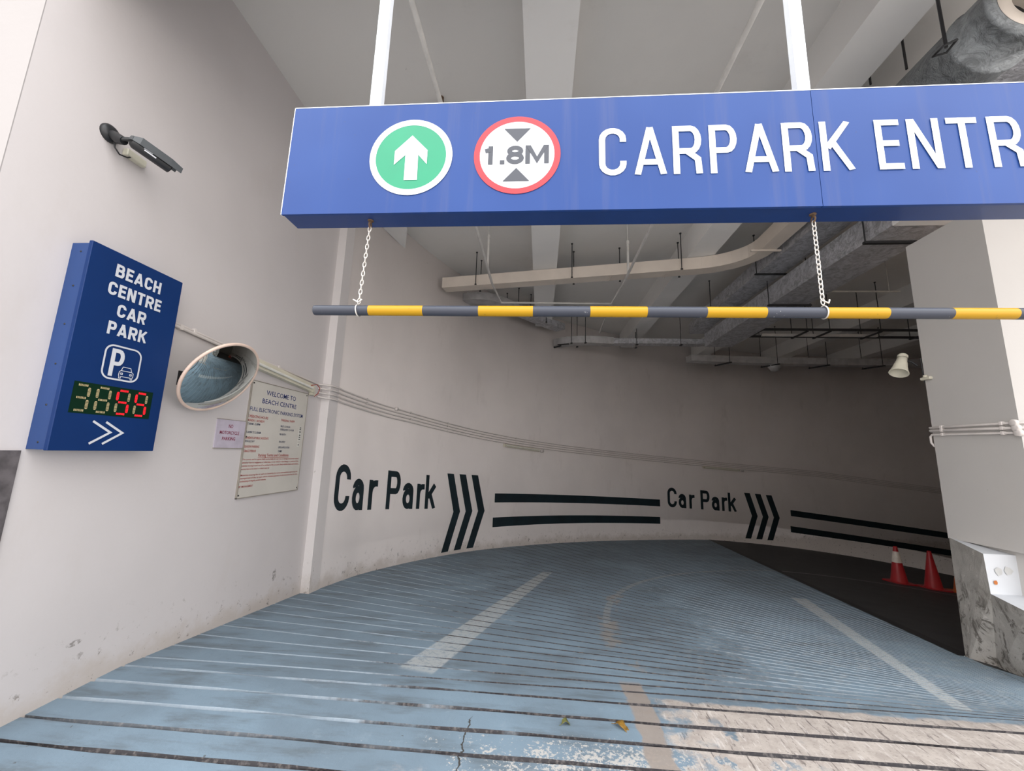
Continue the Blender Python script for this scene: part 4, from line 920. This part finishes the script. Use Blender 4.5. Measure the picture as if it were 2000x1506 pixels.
# cable ladder and ducts at the back
cl = thing('cable_ladder', 'dark open cable ladder hanging at the back right under the ceiling', 'cable ladder', (7,9.6,2.9+H))
b = MB(); b.box((5.1,9.28,2.98+H),(11.5,9.32,3.03+H)); b.box((5.15,9.84,2.98+H),(11.2,9.88,3.03+H)); b.box((5.08,9.28,2.98+H),(5.13,9.88,3.03+H)); b.build('side_rail', M['rod'], cl)
b = MB(); b.box((5.35,9.76,2.99+H),(8.0,9.82,3.05+H)); part_label(b.build('tube', M['pipe'], cl), 'pale tube lying along the rail')
for x in (6.1,6.6,7.7,8.8,9.9):
    b = MB(); hang(b, x, 9.30, 2.98+H); hang(b, x, 9.86, 2.98+H); b.box((x-.02,9.28,2.95+H),(x+.02,9.88,2.98+H)); b.build('hanger_rod', M['rod'], cl)
bd = thing('back_duct', 'long dark duct with brackets close to the top of the far back wall', 'duct', (7.5,12.7,3.0+H))
b = MB(); b.sweep_rect([(4.6,12.55),(6.5,12.75),(9,12.85),(12.5,12.85)], .35, 2.98+H, 3.18+H); b.build('duct_body', M['sheet'], bd)
for x, y in ((5.8,12.45),(7.3,12.6),(8.8,12.65),(10.4,12.65)):
    b = MB(); hang(b, x, y, 2.95+H); hang(b, x-.25, y+.45, 2.95+H); b.obox((x-.12,y+.2,2.945+H), (.14,-.26,0), (.02,.01,0), (0,0,.018)); part_label(b.build('hanger_rod', M['rod'], bd), 'black hanger bracket')
b = MB(); b.lathe((7.35,12.85,2.98+H), (0,0,-1), [(.20,0),(.20,.06),(.12,.18),(.05,.2),(.001,.2)], 14); b.build('outlet', M['sheet'], bd)
for x0, x1, y, z, lab in ((5.2,7.2,8.15,3.45,'thin pale pipe under the ceiling right of the foil ducts'),(4.95,6.3,11.4,3.5,'short pale pipe deep under the ceiling behind the foil ducts')):
    b = MB(); b.tube([(x0,y,z+H),(x1,y,z+H)], .02, 8); hang(b, x0+.2, y, z+H); hang(b, x1-.2, y, z+H); tag(b.build('ceiling_pipe', M['pipe'], origin=(x0,y,z+H)), lab, 'pipe')

# ------------------------------------------------------------------ traffic cones
def make_cone(loc, label, collar, m, lean=0):
    x, y, z = loc; t = thing('traffic_cone', label, 'traffic cone', loc, 'traffic cones by the pier')
    b = MB(); b.box((x-.19,y-.19,z),(x+.19,y+.19,z+.03), bev=.008); b.build('base', m, t)
    b = MB(); b.lathe(loc, (0,0,1), [(.15,.03),(.135,.05),(.035,.69),(.032,.715),(.02,.72),(.018,.70)], 28); b.build('cone_body', m, t)
    if collar: b = MB(); b.lathe(loc, (0,0,1), [(.0825,.405),(.0835,.41),(.050,.615),(.049,.62)], 28); part_label(b.build('reflective_collar', M['cone_white'], t), 'white reflective collar')
    return t
make_cone((7.40,9.27,zf2(7.40,9.27)), 'red traffic cone with white reflective collar on the dark ramp', True, M['cone_red'])
make_cone((7.83,9.02,zf2(7.83,9.02)), 'plain red traffic cone without collar on the dark ramp', False, M['cone_red'])
make_cone((8.32,8.97,zf2(8.32,8.97)), 'orange cone almost hidden behind the scuffed pier guard', False, M['cone_orange'])

# ------------------------------------------------------------------ fallen leaves on the apron
def leaf(x, y, L, w, rot, m, label, lobes):
    b = MB(); n = 9; ca, sa = math.cos(rot), math.sin(rot); vs = []
    for i in range(n):
        f = i/(n-1); hw = w*math.sin(math.pi*min(1, f*.98+.01))**.8*(1+.28*math.sin(f*lobes)); z = .010+.014*math.sin(f*5)
        for s, dz in ((-1,.010),(0,0),(1,.013)): u, v = (f-.5)*L, s*hw; vs.append((x+u*ca-v*sa, y+u*sa+v*ca, z+dz*(hw/w)-.004))
    b.add(vs, [(3*i+k,3*i+k+1,3*i+4+k,3*i+3+k) for i in range(n-1) for k in (0,1)], 0, True)
    b.tube([(x-(L/2)*ca,y-(L/2)*sa,.010),(x-(L*.72)*ca,y-(L*.72)*sa-.005,.006)], .0018, 5)
    o = b.build('fallen_leaf', m, origin=(x,y,0)); md = o.modifiers.new('thickness','SOLIDIFY'); md.thickness = .0015; return tag(o, label, 'leaf')
leaf(.515,2.725,.095,.024,-.55,M['leaf_brown'],'curled yellow-brown dry leaf lying on the blue apron',17)
leaf(.185,2.72,.065,.020,.35,M['leaf_green'],'small olive green leaf lying left of the brown leaf',14)
